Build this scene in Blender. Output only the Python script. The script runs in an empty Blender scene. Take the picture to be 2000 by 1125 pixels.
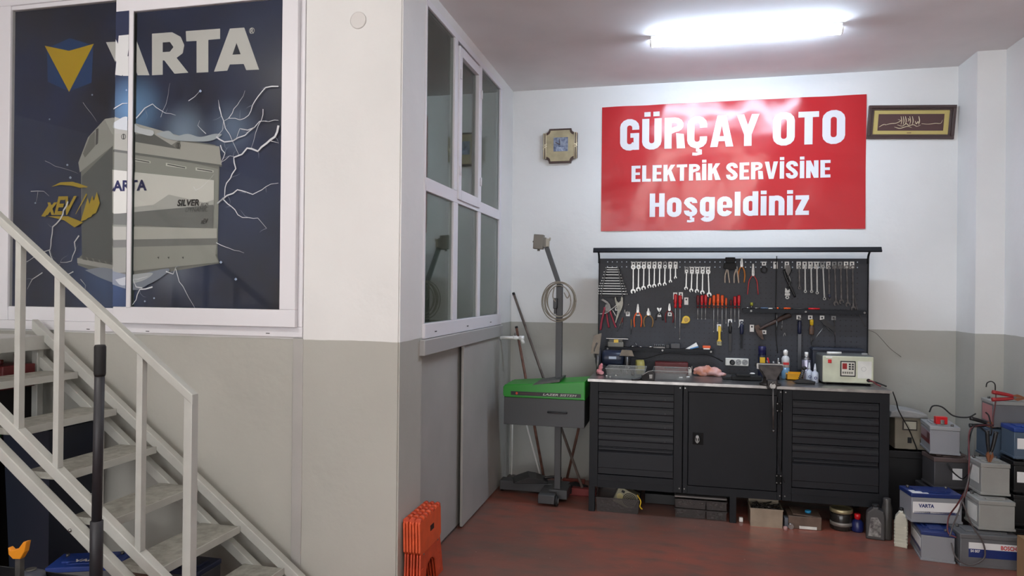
import bpy, bmesh, math, random
from mathutils import Vector, Matrix
random.seed(7)
S = bpy.context.scene
COL = S.collection
PI = math.pi
R = math.radians

# ------------------------------------------------------------------ camera
FPX = 1364.0
yaw, pitch, roll = R(13.28), R(.09), R(-.594)
CO = Vector((0, 0, 1.6))
CF = Vector((-math.sin(yaw)*math.cos(pitch), math.cos(yaw)*math.cos(pitch), math.sin(pitch)))
_r0 = Vector((math.cos(yaw), math.sin(yaw), 0)); _u0 = _r0.cross(CF)
CR = _r0*math.cos(roll) - _u0*math.sin(roll); CU = CR.cross(CF)
cd = bpy.data.cameras.new('camera'); cam = bpy.data.objects.new('camera', cd); COL.objects.link(cam)
cd.sensor_width = 36; cd.lens = FPX/2000*36; cd.clip_start = .05
cam.matrix_world = Matrix(((CR.x, CU.x, -CF.x, CO.x), (CR.y, CU.y, -CF.y, CO.y), (CR.z, CU.z, -CF.z, CO.z), (0, 0, 0, 1)))
S.camera = cam

def at(u, v, x=None, y=None, z=None):
    """where the sight line through photo pixel (u, v) meets the plane x=, y= or z="""
    d = CR*((u-1000)/FPX) - CU*((v-562.5)/FPX) + CF
    if x is not None: t = (x-CO.x)/d.x
    elif y is not None: t = (y-CO.y)/d.y
    else: t = (z-CO.z)/d.z
    return CO + d*t

# ------------------------------------------------------------------ world, exposure
w = bpy.data.worlds.new('daylight'); S.world = w; w.use_nodes = True
w.node_tree.nodes['Background'].inputs[0].default_value = (.97, .98, 1, 1)
w.node_tree.nodes['Background'].inputs[1].default_value = 2.1
S.view_settings.view_transform = 'Standard'; S.view_settings.look = 'None'
S.view_settings.gamma = 1; S.view_settings.use_curve_mapping = False
S.view_settings.exposure = 1.03
TUBE_VISIBLE = 50.0      # emission of the tube over the bench
TUBE_HALL = 37.0         # emission of the tubes further back in the hall
S.cycles.use_denoising = True

# ------------------------------------------------------------------ materials
def lin(c):
    return tuple(((x/255)/12.92 if x/255 <= .04045 else ((x/255+.055)/1.055)**2.4) for x in c)
MC = {}
def mat(name, c, rough=.5, metal=0., var=.0, vs=8., bump=0., bs=60., spec=.5, c2=None, alpha=1., coat=0., trans=0., detail=4):
    if name in MC: return MC[name]
    m = bpy.data.materials.new(name); m.use_nodes = True; MC[name] = m
    nt = m.node_tree; b = nt.nodes['Principled BSDF']
    col = (*lin(c), 1)
    b.inputs['Base Color'].default_value = col
    b.inputs['Roughness'].default_value = rough; b.inputs['Metallic'].default_value = metal
    b.inputs['Specular IOR Level'].default_value = spec
    b.inputs['Coat Weight'].default_value = coat
    b.inputs['Alpha'].default_value = alpha; b.inputs['Transmission Weight'].default_value = trans
    tc = nt.nodes.new('ShaderNodeTexCoord')
    if var or c2:
        n = nt.nodes.new('ShaderNodeTexNoise'); n.inputs['Scale'].default_value = vs; n.inputs['Detail'].default_value = detail
        nt.links.new(tc.outputs['Object'], n.inputs['Vector'])
        cr = nt.nodes.new('ShaderNodeValToRGB')
        a = c2 if c2 else tuple(max(0, x*(1-var)) for x in c)
        e = c if c2 else tuple(min(255, x*(1+var*.6)) for x in c)
        cr.color_ramp.elements[0].position = .35; cr.color_ramp.elements[1].position = .65
        cr.color_ramp.elements[0].color = (*lin(a), 1); cr.color_ramp.elements[1].color = (*lin(e), 1)
        nt.links.new(n.outputs['Fac'], cr.inputs['Fac']); nt.links.new(cr.outputs['Color'], b.inputs['Base Color'])
    if bump:
        n = nt.nodes.new('ShaderNodeTexNoise'); n.inputs['Scale'].default_value = bs; n.inputs['Detail'].default_value = 3
        nt.links.new(tc.outputs['Object'], n.inputs['Vector'])
        bp = nt.nodes.new('ShaderNodeBump'); bp.inputs['Strength'].default_value = bump; bp.inputs['Distance'].default_value = .01
        nt.links.new(n.outputs['Fac'], bp.inputs['Height']); nt.links.new(bp.outputs['Normal'], b.inputs['Normal'])
    return m
def emis(name, c, s):
    m = bpy.data.materials.new(name); m.use_nodes = True; nt = m.node_tree
    b = nt.nodes['Principled BSDF']; b.inputs['Base Color'].default_value = (.8, .8, .8, 1)
    b.inputs['Emission Color'].default_value = (*lin(c), 1); b.inputs['Emission Strength'].default_value = s
    return m
def glassmat(name, tint, ior=1.5):
    m = bpy.data.materials.new(name); m.use_nodes = True; nt = m.node_tree; nt.nodes.clear()
    o = nt.nodes.new('ShaderNodeOutputMaterial'); mx = nt.nodes.new('ShaderNodeMixShader')
    t = nt.nodes.new('ShaderNodeBsdfTransparent'); g = nt.nodes.new('ShaderNodeBsdfGlossy'); f = nt.nodes.new('ShaderNodeFresnel')
    ge = nt.nodes.new('ShaderNodeNewGeometry'); mi = nt.nodes.new('ShaderNodeMix'); mi.inputs[2].default_value = ior; mi.inputs[3].default_value = 1/ior
    nt.links.new(ge.outputs['Backfacing'], mi.inputs[0]); nt.links.new(mi.outputs[0], f.inputs['IOR'])
    t.inputs[0].default_value = (*lin(tint), 1); g.inputs['Roughness'].default_value = .01
    nt.links.new(f.outputs[0], mx.inputs[0]); nt.links.new(t.outputs[0], mx.inputs[1]); nt.links.new(g.outputs[0], mx.inputs[2])
    nt.links.new(mx.outputs[0], o.inputs[0]); MC[name] = m
    return m

def wall_material(name, top, low, split=True):
    m = bpy.data.materials.new(name); m.use_nodes = True; MC[name] = m
    nt = m.node_tree; b = nt.nodes['Principled BSDF']; L = nt.links.new
    tc = nt.nodes.new('ShaderNodeTexCoord'); sp = nt.nodes.new('ShaderNodeSeparateXYZ'); L(tc.outputs['Object'], sp.inputs[0])
    n = nt.nodes.new('ShaderNodeTexNoise'); n.inputs['Scale'].default_value = 5; n.inputs['Detail'].default_value = 5; L(tc.outputs['Object'], n.inputs['Vector'])
    n2 = nt.nodes.new('ShaderNodeTexNoise'); n2.inputs['Scale'].default_value = 1.3; n2.inputs['Detail'].default_value = 6; L(tc.outputs['Object'], n2.inputs['Vector'])
    ad = nt.nodes.new('ShaderNodeMath'); ad.operation = 'MULTIPLY_ADD'; L(n.outputs['Fac'], ad.inputs[0]); ad.inputs[1].default_value = .012; L(sp.outputs['Z'], ad.inputs[2])
    gt = nt.nodes.new('ShaderNodeMath'); gt.operation = 'GREATER_THAN'; L(ad.outputs[0], gt.inputs[0]); gt.inputs[1].default_value = 1.326
    mr = nt.nodes.new('ShaderNodeMapRange'); mr.inputs[1].default_value = .3; mr.inputs[2].default_value = .7; mr.inputs[3].default_value = .93; mr.inputs[4].default_value = 1.04
    L(n2.outputs['Fac'], mr.inputs[0])
    mx = nt.nodes.new('ShaderNodeMix'); mx.data_type = 'RGBA'
    mx.inputs[6].default_value = (*lin(low), 1); mx.inputs[7].default_value = (*lin(top), 1); L(gt.outputs[0], mx.inputs[0])
    hs = nt.nodes.new('ShaderNodeHueSaturation'); L(mx.outputs[2], hs.inputs['Color']); L(mr.outputs[0], hs.inputs['Value'])
    L(hs.outputs[0], b.inputs['Base Color'])
    b.inputs['Roughness'].default_value = .55; b.inputs['Specular IOR Level'].default_value = .35
    bn = nt.nodes.new('ShaderNodeTexNoise'); bn.inputs['Scale'].default_value = 9; bn.inputs['Detail'].default_value = 6; L(tc.outputs['Object'], bn.inputs['Vector'])
    bp = nt.nodes.new('ShaderNodeBump'); bp.inputs['Strength'].default_value = .35; bp.inputs['Distance'].default_value = .012
    L(bn.outputs['Fac'], bp.inputs['Height']); L(bp.outputs['Normal'], b.inputs['Normal'])
    return m
wallm = wall_material('painted_wall', (227, 227, 225), (177, 176, 168))
ceilm = mat('ceiling_plaster', (234, 230, 229), .8, var=.03, vs=1.5)
whitepvc = mat('white_pvc', (226, 225, 229), .4, spec=.35)
greypaint = mat('grey_board', (170, 168, 164), .45, var=.03, vs=3)
ledgem = mat('grey_ledge', (168, 167, 165), .5)

def floor_material():
    m = bpy.data.materials.new('red_painted_concrete'); m.use_nodes = True
    nt = m.node_tree; b = nt.nodes['Principled BSDF']; L = nt.links.new
    tc = nt.nodes.new('ShaderNodeTexCoord')
    def noise(s, d, sc=(1, 1, 1)):
        mp = nt.nodes.new('ShaderNodeMapping'); mp.inputs['Scale'].default_value = sc; L(tc.outputs['Object'], mp.inputs[0])
        n = nt.nodes.new('ShaderNodeTexNoise'); n.inputs['Scale'].default_value = s; n.inputs['Detail'].default_value = d; L(mp.outputs[0], n.inputs['Vector']); return n
    def ramp(n, p0, c0, p1, c1):
        r = nt.nodes.new('ShaderNodeValToRGB'); e = r.color_ramp.elements
        e[0].position = p0; e[1].position = p1; e[0].color = (*c0, 1); e[1].color = (*c1, 1); L(n.outputs['Fac'], r.inputs['Fac']); return r
    a = ramp(noise(1.1, 6), .35, lin((112, 80, 70)), .62, lin((150, 84, 68)))
    c = ramp(noise(5, 8, (1, 2.2, 1)), .45, (0, 0, 0), .75, (1, 1, 1))
    mx = nt.nodes.new('ShaderNodeMix'); mx.data_type = 'RGBA'; L(c.outputs[0], mx.inputs[0]); L(a.outputs[0], mx.inputs[6]); mx.inputs[7].default_value = (*lin((98, 82, 74)), 1)
    d = ramp(noise(48, 2), .735, (0, 0, 0), .75, (1, 1, 1))
    mx2 = nt.nodes.new('ShaderNodeMix'); mx2.data_type = 'RGBA'; L(d.outputs[0], mx2.inputs[0]); L(mx.outputs[2], mx2.inputs[6]); mx2.inputs[7].default_value = (*lin((170, 140, 125)), 1)
    L(mx2.outputs[2], b.inputs['Base Color'])
    rr = nt.nodes.new('ShaderNodeMapRange'); L(noise(3, 5).outputs['Fac'], rr.inputs[0]); rr.inputs[3].default_value = .25; rr.inputs[4].default_value = .55
    L(rr.outputs[0], b.inputs['Roughness'])
    bp = nt.nodes.new('ShaderNodeBump'); bp.inputs['Strength'].default_value = .15; bp.inputs['Distance'].default_value = .01
    L(noise(14, 6).outputs['Fac'], bp.inputs['Height']); L(bp.outputs[0], b.inputs['Normal'])
    return m
floorm = floor_material()
steel_dark = mat('anthracite_steel', (27, 29, 33), .5, var=.06, vs=5, bump=.03, bs=200, spec=.25)
drawer_dark = mat('drawer_steel', (29, 31, 36), .45, var=.05, vs=4, spec=.3)
chrome = mat('chrome', (150, 150, 148), .32, 1.)
steelm = mat('brushed_steel', (165, 163, 160), .32, 1., var=.12, vs=14)
worktopm = mat('worn_zinc_top', (150, 150, 150), .33, .85, var=.14, vs=6)
dulls = mat('dull_steel', (110, 108, 106), .45, .8, var=.15, vs=20)
black = mat('black_plastic', (24, 24, 26), .4)
rubber = mat('black_rubber', (18, 18, 19), .7)
white = mat('white_plastic', (243, 242, 238), .35)
offwhite = mat('aged_white_plastic', (222, 222, 215), .45, var=.05)
red = mat('red_plastic', (205, 28, 36), .3)
dred = mat('dark_red_plastic', (110, 26, 32), .4)
orange = mat('orange_plastic', (240, 92, 30), .35)
yellow = mat('yellow_plastic', (225, 185, 40), .35)
blue = mat('blue_plastic', (30, 62, 135), .35)
navy = mat('navy_plastic', (26, 32, 60), .4)
greyplas = mat('grey_plastic', (150, 151, 150), .45, var=.04)
brown = mat('worn_wood', (98, 72, 56), .6, var=.25, vs=20)
greenm = mat('green_enamel', (32, 140, 36), .35)
ink_w = mat('white_print', (232, 232, 232), .35)
ink_k = mat('black_print', (25, 25, 28), .4)
ink_r = mat('red_print', (200, 30, 35), .4)
ink_b = mat('blue_print', (32, 50, 110), .4)
clearp = mat('cloudy_clear_plastic', (165, 168, 165), .2, alpha=.16)
stairm = mat('cream_enamelled_steel', (186, 187, 181), .35, var=.03)
treadm = mat('worn_tread', (170, 170, 161), .5, c2=(142, 141, 132), vs=26, bump=.25, bs=70)

# ------------------------------------------------------------------ mesh helpers
def NB(): return bmesh.new()
def _tagf(fs, mi, sm=False):
    for f in fs: f.material_index = mi; f.smooth = sm
def box(bm, x0, x1, y0, y1, z0, z1, mi=0, bev=0):
    v = [bm.verts.new(p) for p in ((x0, y0, z0), (x1, y0, z0), (x1, y1, z0), (x0, y1, z0), (x0, y0, z1), (x1, y0, z1), (x1, y1, z1), (x0, y1, z1))]
    fs = [bm.faces.new([v[i] for i in q]) for q in ((0, 3, 2, 1), (4, 5, 6, 7), (0, 1, 5, 4), (1, 2, 6, 5), (2, 3, 7, 6), (3, 0, 4, 7))]
    _tagf(fs, mi)
    if bev:
        es = list({e for f in fs for e in f.edges})
        r = bmesh.ops.bevel(bm, geom=es, offset=bev, segments=2, affect='EDGES', profile=.5)
        for f in r['faces']: f.material_index = mi; f.smooth = True
    return bm
def ax3(axis, a, b, c):
    return {'y': (a, c, b), 'x': (c, a, b), 'z': (a, b, c)}[axis]
def ext(bm, pts, c0, c1, axis='y', mi=0, bev=0):
    n = len(pts)
    A = [bm.verts.new(ax3(axis, p[0], p[1], c0)) for p in pts]; B = [bm.verts.new(ax3(axis, p[0], p[1], c1)) for p in pts]
    fs = [bm.faces.new(A), bm.faces.new(B[::-1])]
    for i in range(n):
        j = (i+1) % n; fs.append(bm.faces.new((A[j], A[i], B[i], B[j])))
    _tagf(fs, mi)
    bmesh.ops.recalc_face_normals(bm, faces=fs)
    if bev:
        es = [e for e in fs[0].edges]+[e for e in fs[1].edges]
        r = bmesh.ops.bevel(bm, geom=es, offset=bev, segments=2, affect='EDGES', profile=.5)
        for f in r['faces']: f.material_index = mi
    return bm
def frame_of(d):
    d = d.normalized(); a = Vector((0, 0, 1)) if abs(d.z) < .9 else Vector((1, 0, 0))
    u = d.cross(a).normalized(); return u, d.cross(u)
def cyl(bm, p, q, r, r2=None, n=16, mi=0, cap=True):
    p, q = Vector(p), Vector(q); r2 = r if r2 is None else r2; u, v = frame_of(q-p)
    A = [bm.verts.new(p+(u*math.cos(2*PI*i/n)+v*math.sin(2*PI*i/n))*r) for i in range(n)]
    B = [bm.verts.new(q+(u*math.cos(2*PI*i/n)+v*math.sin(2*PI*i/n))*r2) for i in range(n)]
    fs = []
    for i in range(n):
        j = (i+1) % n; f = bm.faces.new((A[i], A[j], B[j], B[i])); f.smooth = True; f.material_index = mi; fs.append(f)
    if cap:
        for l in (A[::-1], B): f = bm.faces.new(l); f.material_index = mi; fs.append(f)
    bmesh.ops.recalc_face_normals(bm, faces=fs)
    return bm
def smooth_path(pts, k=6):
    P = [Vector(p) for p in pts]; P = [P[0]*2-P[1]]+P+[P[-1]*2-P[-2]]; out = []
    for i in range(1, len(P)-2):
        for j in range(k):
            t = j/k; a, b, c, d = P[i-1:i+3]
            out.append(.5*((2*b)+(c-a)*t+(2*a-5*b+4*c-d)*t*t+(3*b-a-3*c+d)*t**3))
    return out+[P[-2]]
def tube(bm, pts, r, n=8, k=5, mi=0, rz=None, closed=False):
    P = smooth_path(pts, k) if k else [Vector(p) for p in pts]
    rings = []; u = None; m = len(P)
    for i, p in enumerate(P):
        d = (P[min(i+1, m-1)]-P[max(i-1, 0)])
        if d.length < 1e-9: d = Vector((0, 0, 1))
        d.normalize()
        if u is None: u, _ = frame_of(d)
        else:
            u = u-d*u.dot(d)
            u = u.normalized() if u.length > 1e-6 else frame_of(d)[0]
        v = d.cross(u)
        rr = r if not callable(r) else r(i/(m-1))
        rings.append([bm.verts.new(p+(u*math.cos(2*PI*j/n)+v*math.sin(2*PI*j/n))*rr) for j in range(n)])
    fs = []
    for a, b in zip(rings, rings[1:]):
        for j in range(n):
            f = bm.faces.new((a[j], a[(j+1) % n], b[(j+1) % n], b[j])); f.smooth = True; fs.append(f)
    fs += [bm.faces.new(rings[0][::-1]), bm.faces.new(rings[-1])]
    for f in fs: f.material_index = mi
    bmesh.ops.recalc_face_normals(bm, faces=fs)
    return bm
def lathe(bm, prof, c=(0, 0, 0), n=24, mi=0, axis='z', sm=True):
    rings = []
    for r, h in prof:
        ring = []
        for i in range(n):
            a = 2*PI*i/n; x, y = r*math.cos(a), r*math.sin(a)
            p = {'z': (x, y, h), 'y': (x, h, y), 'x': (h, x, y)}[axis]
            ring.append(bm.verts.new((p[0]+c[0], p[1]+c[1], p[2]+c[2])))
        rings.append(ring)
    fs = []
    for a, b in zip(rings, rings[1:]):
        for j in range(n):
            f = bm.faces.new((a[j], a[(j+1) % n], b[(j+1) % n], b[j])); f.smooth = sm; fs.append(f)
    fs += [bm.faces.new(rings[0][::-1]), bm.faces.new(rings[-1])]
    for f in fs: f.material_index = mi
    bmesh.ops.recalc_face_normals(bm, faces=fs)
    return bm
def ring(bm, c, R0, R1, c0, c1, n=16, axis='y', mi=0):
    """flat annulus with thickness; c is (a, b) in the plane across the axis"""
    P = []
    for rr, cc in ((R0, c0), (R1, c0), (R1, c1), (R0, c1)):
        P.append([bm.verts.new(ax3(axis, c[0]+rr*math.cos(2*PI*i/n), c[1]+rr*math.sin(2*PI*i/n), cc)) for i in range(n)])
    fs = []
    for k in range(4):
        a, b = P[k], P[(k+1) % 4]
        for j in range(n): fs.append(bm.faces.new((a[j], a[(j+1) % n], b[(j+1) % n], b[j])))
    _tagf(fs, mi); bmesh.ops.recalc_face_normals(bm, faces=fs)
    return bm
def sph(bm, c, r, mi=0, n=12, sc=(1, 1, 1)):
    m = Matrix.Translation(c) @ Matrix.Diagonal((*sc, 1))
    q = bmesh.ops.create_uvsphere(bm, u_segments=n, v_segments=n//2+2, radius=r, matrix=m)
    for v in q['verts']:
        for f in v.link_faces: f.material_index = mi; f.smooth = True
    return bm
def xf(bm, m):
    bmesh.ops.transform(bm, matrix=m, verts=bm.verts[:]); return bm
def obj(name, bm, mats, parent=None, label=None, bev=0, solid=0):
    me = bpy.data.meshes.new(name); bm.to_mesh(me); bm.free()
    for m in (mats if isinstance(mats, (list, tuple)) else [mats]): me.materials.append(m)
    o = bpy.data.objects.new(name, me); COL.objects.link(o)
    if parent: o.parent = parent
    if label: o['label'] = label
    if bev:
        b = o.modifiers.new('b', 'BEVEL'); b.width = bev; b.segments = 2; b.limit_method = 'ANGLE'; b.angle_limit = R(40)
    return o
def thing(name, label, cat, loc=(0, 0, 0), rz=0, group=None, rot=None):
    o = bpy.data.objects.new(name, None); COL.objects.link(o); o.location = loc
    o.rotation_euler = rot if rot else (0, 0, rz); o.empty_display_size = .05
    o['label'] = label; o['category'] = cat
    if group: o['group'] = group
    return o
def tag(o, label, cat, group=None):
    o['label'] = label; o['category'] = cat
    if group: o['group'] = group
    return o
def struct(o): o['kind'] = 'structure'; return o
def B(*a, **k): return box(NB(), *a, **k)
def text_bm(s, W, H, bold=.0, sh=0., space=1.):
    """flat lettering scaled to a box W x H, origin at its lower left, in the XZ plane facing -y"""
    cu = bpy.data.curves.new('t', 'FONT'); cu.body = s; cu.offset = bold; cu.fill_mode = 'BOTH'; cu.shear = sh; cu.space_character = space; cu.resolution_u = 3
    ob = bpy.data.objects.new('t', cu); COL.objects.link(ob)
    me = bpy.data.meshes.new_from_object(ob.evaluated_get(bpy.context.evaluated_depsgraph_get()))
    bm = NB(); bm.from_mesh(me)
    bpy.data.objects.remove(ob); bpy.data.meshes.remove(me); bpy.data.curves.remove(cu)
    xs = [v.co.x for v in bm.verts]; ys = [v.co.y for v in bm.verts]
    x0, x1, y0, y1 = min(xs), max(xs), min(ys), max(ys)
    for v in bm.verts: v.co = Vector(((v.co.x-x0)/(x1-x0)*W, 0, (v.co.y-y0)/(y1-y0)*H))
    return bm
def put(bm, src, m=None, mi=0):
    """append src to bm through matrix m"""
    if m: xf(src, m)
    for f in src.faces: f.material_index = mi
    me = bpy.data.meshes.new('tmp'); src.to_mesh(me); src.free(); bm.from_mesh(me); bpy.data.meshes.remove(me)
    return bm
def T(x, y, z): return Matrix.Translation((x, y, z))
def RX(a): return Matrix.Rotation(a, 4, 'X')
def RY(a): return Matrix.Rotation(a, 4, 'Y')
def RZ(a): return Matrix.Rotation(a, 4, 'Z')
ORD = ['leftmost', 'second from the left', 'third from the left', 'fourth from the left', 'fifth from the left', 'sixth from the left', 'seventh from the left', 'eighth from the left', 'ninth from the left', 'tenth from the left', 'eleventh from the left']

# ------------------------------------------------------------------ room dimensions
XL, YB, ZC, YP, XR, XRW, YPIL = -1.389, 5.86, 3.305, 3.37, 2.04, 2.22, 5.52
XFAR, YF = -6.5, -5.0
struct(obj('floor', B(XFAR-.2, XRW+.2, YF, YB+.2, -.1, 0), floorm))
struct(obj('ceiling', B(XFAR-.2, XRW+.2, YF, YB+.2, ZC, ZC+.15), ceilm))
struct(obj('wall_back', B(XFAR, XRW+.15, YB, YB+.15, 0, ZC), wallm))
bm = B(XRW, XRW+.15, YF, YB, 0, ZC)
struct(obj('wall_right', bm, wallm))
struct(obj('wall_right_pilaster', B(XR, XRW, YPIL, YB, 0, ZC), wallm))
struct(obj('wall_far_left', B(XFAR-.15, XFAR, YF, YB, 0, ZC), wallm))
# wall behind the photographer with the wide vehicle entrance open to daylight
bm = B(XFAR, -4.6, YF-.15, YF, 0, ZC); box(bm, 1.4, XRW, YF-.15, YF, 0, ZC); box(bm, -4.6, 1.4, YF-.15, YF, 2.9, ZC)
struct(obj('wall_street', bm, wallm))
# pillar between poster window and glazed partition
bm = B(-1.937, XL, YP, 3.70, 0, ZC); bmesh.ops.bevel(bm, geom=[e for e in bm.edges if abs(e.verts[0].co.x-XL) < 1e-4 and abs(e.verts[1].co.x-XL) < 1e-4 and e.verts[0].co.y < 3.4 and e.verts[1].co.y < 3.4], offset=.008, segments=3, affect='EDGES')
struct(obj('wall_pillar', bm, wallm))
# wall under the poster window
struct(obj('wall_front_left', B(XFAR, -1.945, YP+.012, YP+.13, 0, 1.33), wallm))
struct(obj('wall_front_far_left', B(XFAR, -4.0, YP+.012, YP+.13, 1.33, ZC), wallm))
# stub of left wall by the back corner, with the strip over the partition
bm = B(XL-.1, XL, 5.45, YB, 0, ZC); box(bm, XL-.1, XL, 3.70, 5.45, 3.235, ZC)
struct(obj('wall_left', bm, wallm))
struct(obj('trim_1', B(-1.995, -1.935, YP-.004, YP+.02, 0, 1.325, bev=.003), greypaint))

# ------------------------------------------------------------------ glazed partition over the sliding boards
glass = glassmat('clear_glass', (225, 232, 228))
y0, y1, z0, z1 = 3.70, 5.45, 1.315, 3.235
win = bpy.data.objects.new('window_2', None); COL.objects.link(win); struct(win)
xo, xi = XL+.008, XL-.04
def bar(ya, yb, za, zb, x_in=xi, x_out=xo, bev=.004, nm='frame_bar', p=win): return obj(nm, B(x_in, x_out, ya, yb, za, zb, bev=bev), whitepvc, p)
bar(y0, y1, z0, 1.40, x_out=xo+.01); bar(y0, y1, 3.195, z1); bar(y0, 3.722, 1.40, 3.195); bar(5.40, y1, 1.40, 3.195)
bar(3.722, 5.40, 2.150, 2.228)
for a, b in ((4.225, 4.315), (4.79, 4.855)): bar(a, b, 1.40, 2.15)
for a, b in ((4.225, 4.285), (4.80, 4.855)): bar(a, b, 2.228, 3.195)
# opening sash in the middle of the upper row, proud of the frame
sx0, sx1 = XL-.02, XL+.020
sash = obj('opening_sash', box(box(box(B(sx0, sx1, 4.288, 4.345, 2.175, 3.165, bev=.004), sx0, sx1, 4.735, 4.792, 2.175, 3.165, bev=.004), sx0, sx1, 4.345, 4.735, 3.105, 3.165), sx0, sx1, 4.345, 4.735, 2.175, 2.24), whitepvc, win)
bm = NB()
for a in (4.296, 4.78):
    for zz in (2.36, 2.98): cyl(bm, (sx1+.006, a, zz-.03), (sx1+.006, a, zz+.03), .007, n=8)
obj('hinge', bm, whitepvc, sash)
for ya, yb, za, zb in ((3.722, 4.225, 1.40, 2.15), (4.315, 4.79, 1.40, 2.15), (4.855, 5.40, 1.40, 2.15), (3.722, 4.225, 2.228, 3.195), (4.345, 4.735, 2.24, 3.105), (4.855, 5.40, 2.228, 3.195)):
    obj('pane', B(XL-.010, XL-.006, ya, yb, za, zb), glass, win); obj('pane', B(XL-.030, XL-.026, ya, yb, za, zb), glass, win)
bm = NB()
for yy in (3.86, 4.5, 5.1): box(bm, xo+.0102, xo+.0115, yy, yy+.035, 1.345, 1.351)
obj('drain_slot', bm, black, win)
# room behind the partition
struct(obj('wall_office', B(-4.2, -4.05, YP+.13, YB, 0, ZC), wallm))
# ledge and boards
struct(obj('trim_2', B(XL-.05, XL+.032, 3.66, 5.455, 1.222, 1.313, bev=.006), ledgem))
def sboard(name, label, x, ya, yb):
    o = obj(name, B(x-.018, x, ya, yb, .012, 1.226, bev=.002), greypaint); tag(o, label, 'panel', None); return o
sboard('sliding_board', 'grey painted sliding board below the glass partition, nearer the pillar', XL-.03, 3.70, 4.56)
sboard('sliding_board', 'grey painted sliding board overlapping the other, nearer the back corner', XL+.012, 4.46, 5.42)
struct(obj('trim_3', B(XL-.05, XL-.030, 3.70, 5.45, .0, .012), dulls))
struct(obj('wall_left_jamb', B(XL-.1, XL-.052, 3.70, 5.45, 0, 1.23), wallm))

# ------------------------------------------------------------------ poster window
WY = YP
pw = bpy.data.objects.new('window_1', None); COL.objects.link(pw); struct(pw)
def pbar(xa, xb, za, zb, yf, yb_, nm='frame_bar', bev=.004, mt=None): return obj(nm, B(xa, xb, yf, yb_, za, zb, bev=bev), mt or whitepvc, pw)
pbar(-4.0, -1.94, 1.33, 1.385, YP-.005, YP+.08); pbar(-4.0, -1.94, 3.262, ZC, YP-.005, YP+.08)
pbar(-4.0, -3.89, 1.385, 3.262, YP-.005, YP+.08); pbar(-1.985, -1.94, 1.385, 3.262, YP-.005, YP+.08)
pbar(-3.89, -3.10, 1.385, 1.467, YP+.002, YP+.06); pbar(-3.89, -3.10, 3.236, 3.262, YP+.002, YP+.06)
# sliding sash in front
SY = YP-.035
pbar(-3.113, -1.966, 1.384, 1.4775, SY, YP-.006, 'sash_rail'); pbar(-3.113, -1.966, 3.144, 3.262, SY, YP-.006, 'sash_rail')
pbar(-2.061, -1.966, 1.4775, 3.144, SY, YP-.006, 'sash_stile'); pbar(-3.113, -3.010, 1.4775, 3.144, SY, YP-.006, 'sash_stile')
pbar(-3.021, -2.993, 1.472, 3.15, SY-.005, SY+.004, 'glazing_bead', .003)
bm = NB()
for uu, vv in ((172, 643), (288, 647), (523, 651)):
    p = at(uu, vv, y=YP-.006); box(bm, p.x-.011, p.x+.011, YP-.0065, YP-.005, p.z-.002, p.z+.002)
obj('drain_slot', bm, black, pw)
pglass = glassmat('poster_glass', (241, 241, 239), 1.3)
obj('pane', B(-3.89, -3.10, YP+.010, YP+.014, 1.467, 3.236), pglass, pw)
obj('pane', B(-3.005, -2.055, SY+.008, SY+.012, 1.470, 3.15), pglass, pw)
# printed film: flat artwork
PM = []; PI_ = {}
def pcol(c, rough=.3):
    if c not in PI_:
        PI_[c] = len(PM); PM.append(mat('film_%d_%d_%d' % c, c, rough, coat=.3))
    return PI_[c]
def film_background():
    m = bpy.data.materials.new('film_background'); m.use_nodes = True; nt = m.node_tree; L = nt.links.new; b = nt.nodes['Principled BSDF']
    tc = nt.nodes.new('ShaderNodeTexCoord')
    n = nt.nodes.new('ShaderNodeTexNoise'); n.inputs['Scale'].default_value = 2.2; n.inputs['Detail'].default_value = 5; L(tc.outputs['Object'], n.inputs['Vector'])
    r = nt.nodes.new('ShaderNodeValToRGB'); r.color_ramp.elements[0].position = .3; r.color_ramp.elements[1].position = .72
    r.color_ramp.elements[0].color = (*lin((44, 47, 60)), 1); r.color_ramp.elements[1].color = (*lin((48, 62, 100)), 1); L(n.outputs['Fac'], r.inputs[0])
    prev = r.outputs[0]
    for (gx, gz, gr, gc, gs) in ((-3.0, 2.60, .24, (120, 165, 215), .9), (-2.68, 2.46, .20, (150, 175, 205), .7), (-2.38, 2.46, .20, (130, 155, 190), .7), (-3.18, 1.68, .42, (75, 105, 160), .8), (-2.3, 2.05, .5, (56, 72, 110), .6), (-2.2, 2.9, .4, (62, 70, 90), .5), (-3.55, 1.95, .35, (60, 72, 110), .6), (-2.75, 1.70, .22, (140, 150, 170), .7)):
        vm = nt.nodes.new('ShaderNodeVectorMath'); vm.operation = 'SUBTRACT'; L(tc.outputs['Object'], vm.inputs[0]); vm.inputs[1].default_value = (gx, 3.36, gz)
        ln = nt.nodes.new('ShaderNodeVectorMath'); ln.operation = 'LENGTH'; L(vm.outputs[0], ln.inputs[0])
        mr = nt.nodes.new('ShaderNodeMapRange'); mr.interpolation_type = 'SMOOTHSTEP'; mr.inputs[1].default_value = 0; mr.inputs[2].default_value = gr; mr.inputs[3].default_value = gs; mr.inputs[4].default_value = 0; L(ln.outputs['Value'], mr.inputs[0])
        mx = nt.nodes.new('ShaderNodeMix'); mx.data_type = 'RGBA'; L(mr.outputs[0], mx.inputs[0]); L(prev, mx.inputs[6]); mx.inputs[7].default_value = (*lin(gc), 1); prev = mx.outputs[2]
    L(prev, b.inputs['Base Color']); b.inputs['Roughness'].default_value = .3; b.inputs['Coat Weight'].default_value = .3
    return m
PM.append(film_background()); PI_['bg'] = 0
zones = [(-3.89, -3.10, YP+.028, 1.467, 3.236), (-3.112, -3.024, SY-.0008, 1.478, 3.15), (-2.992, -2.0615, SY+.024, 1.478, 3.144)]
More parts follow.
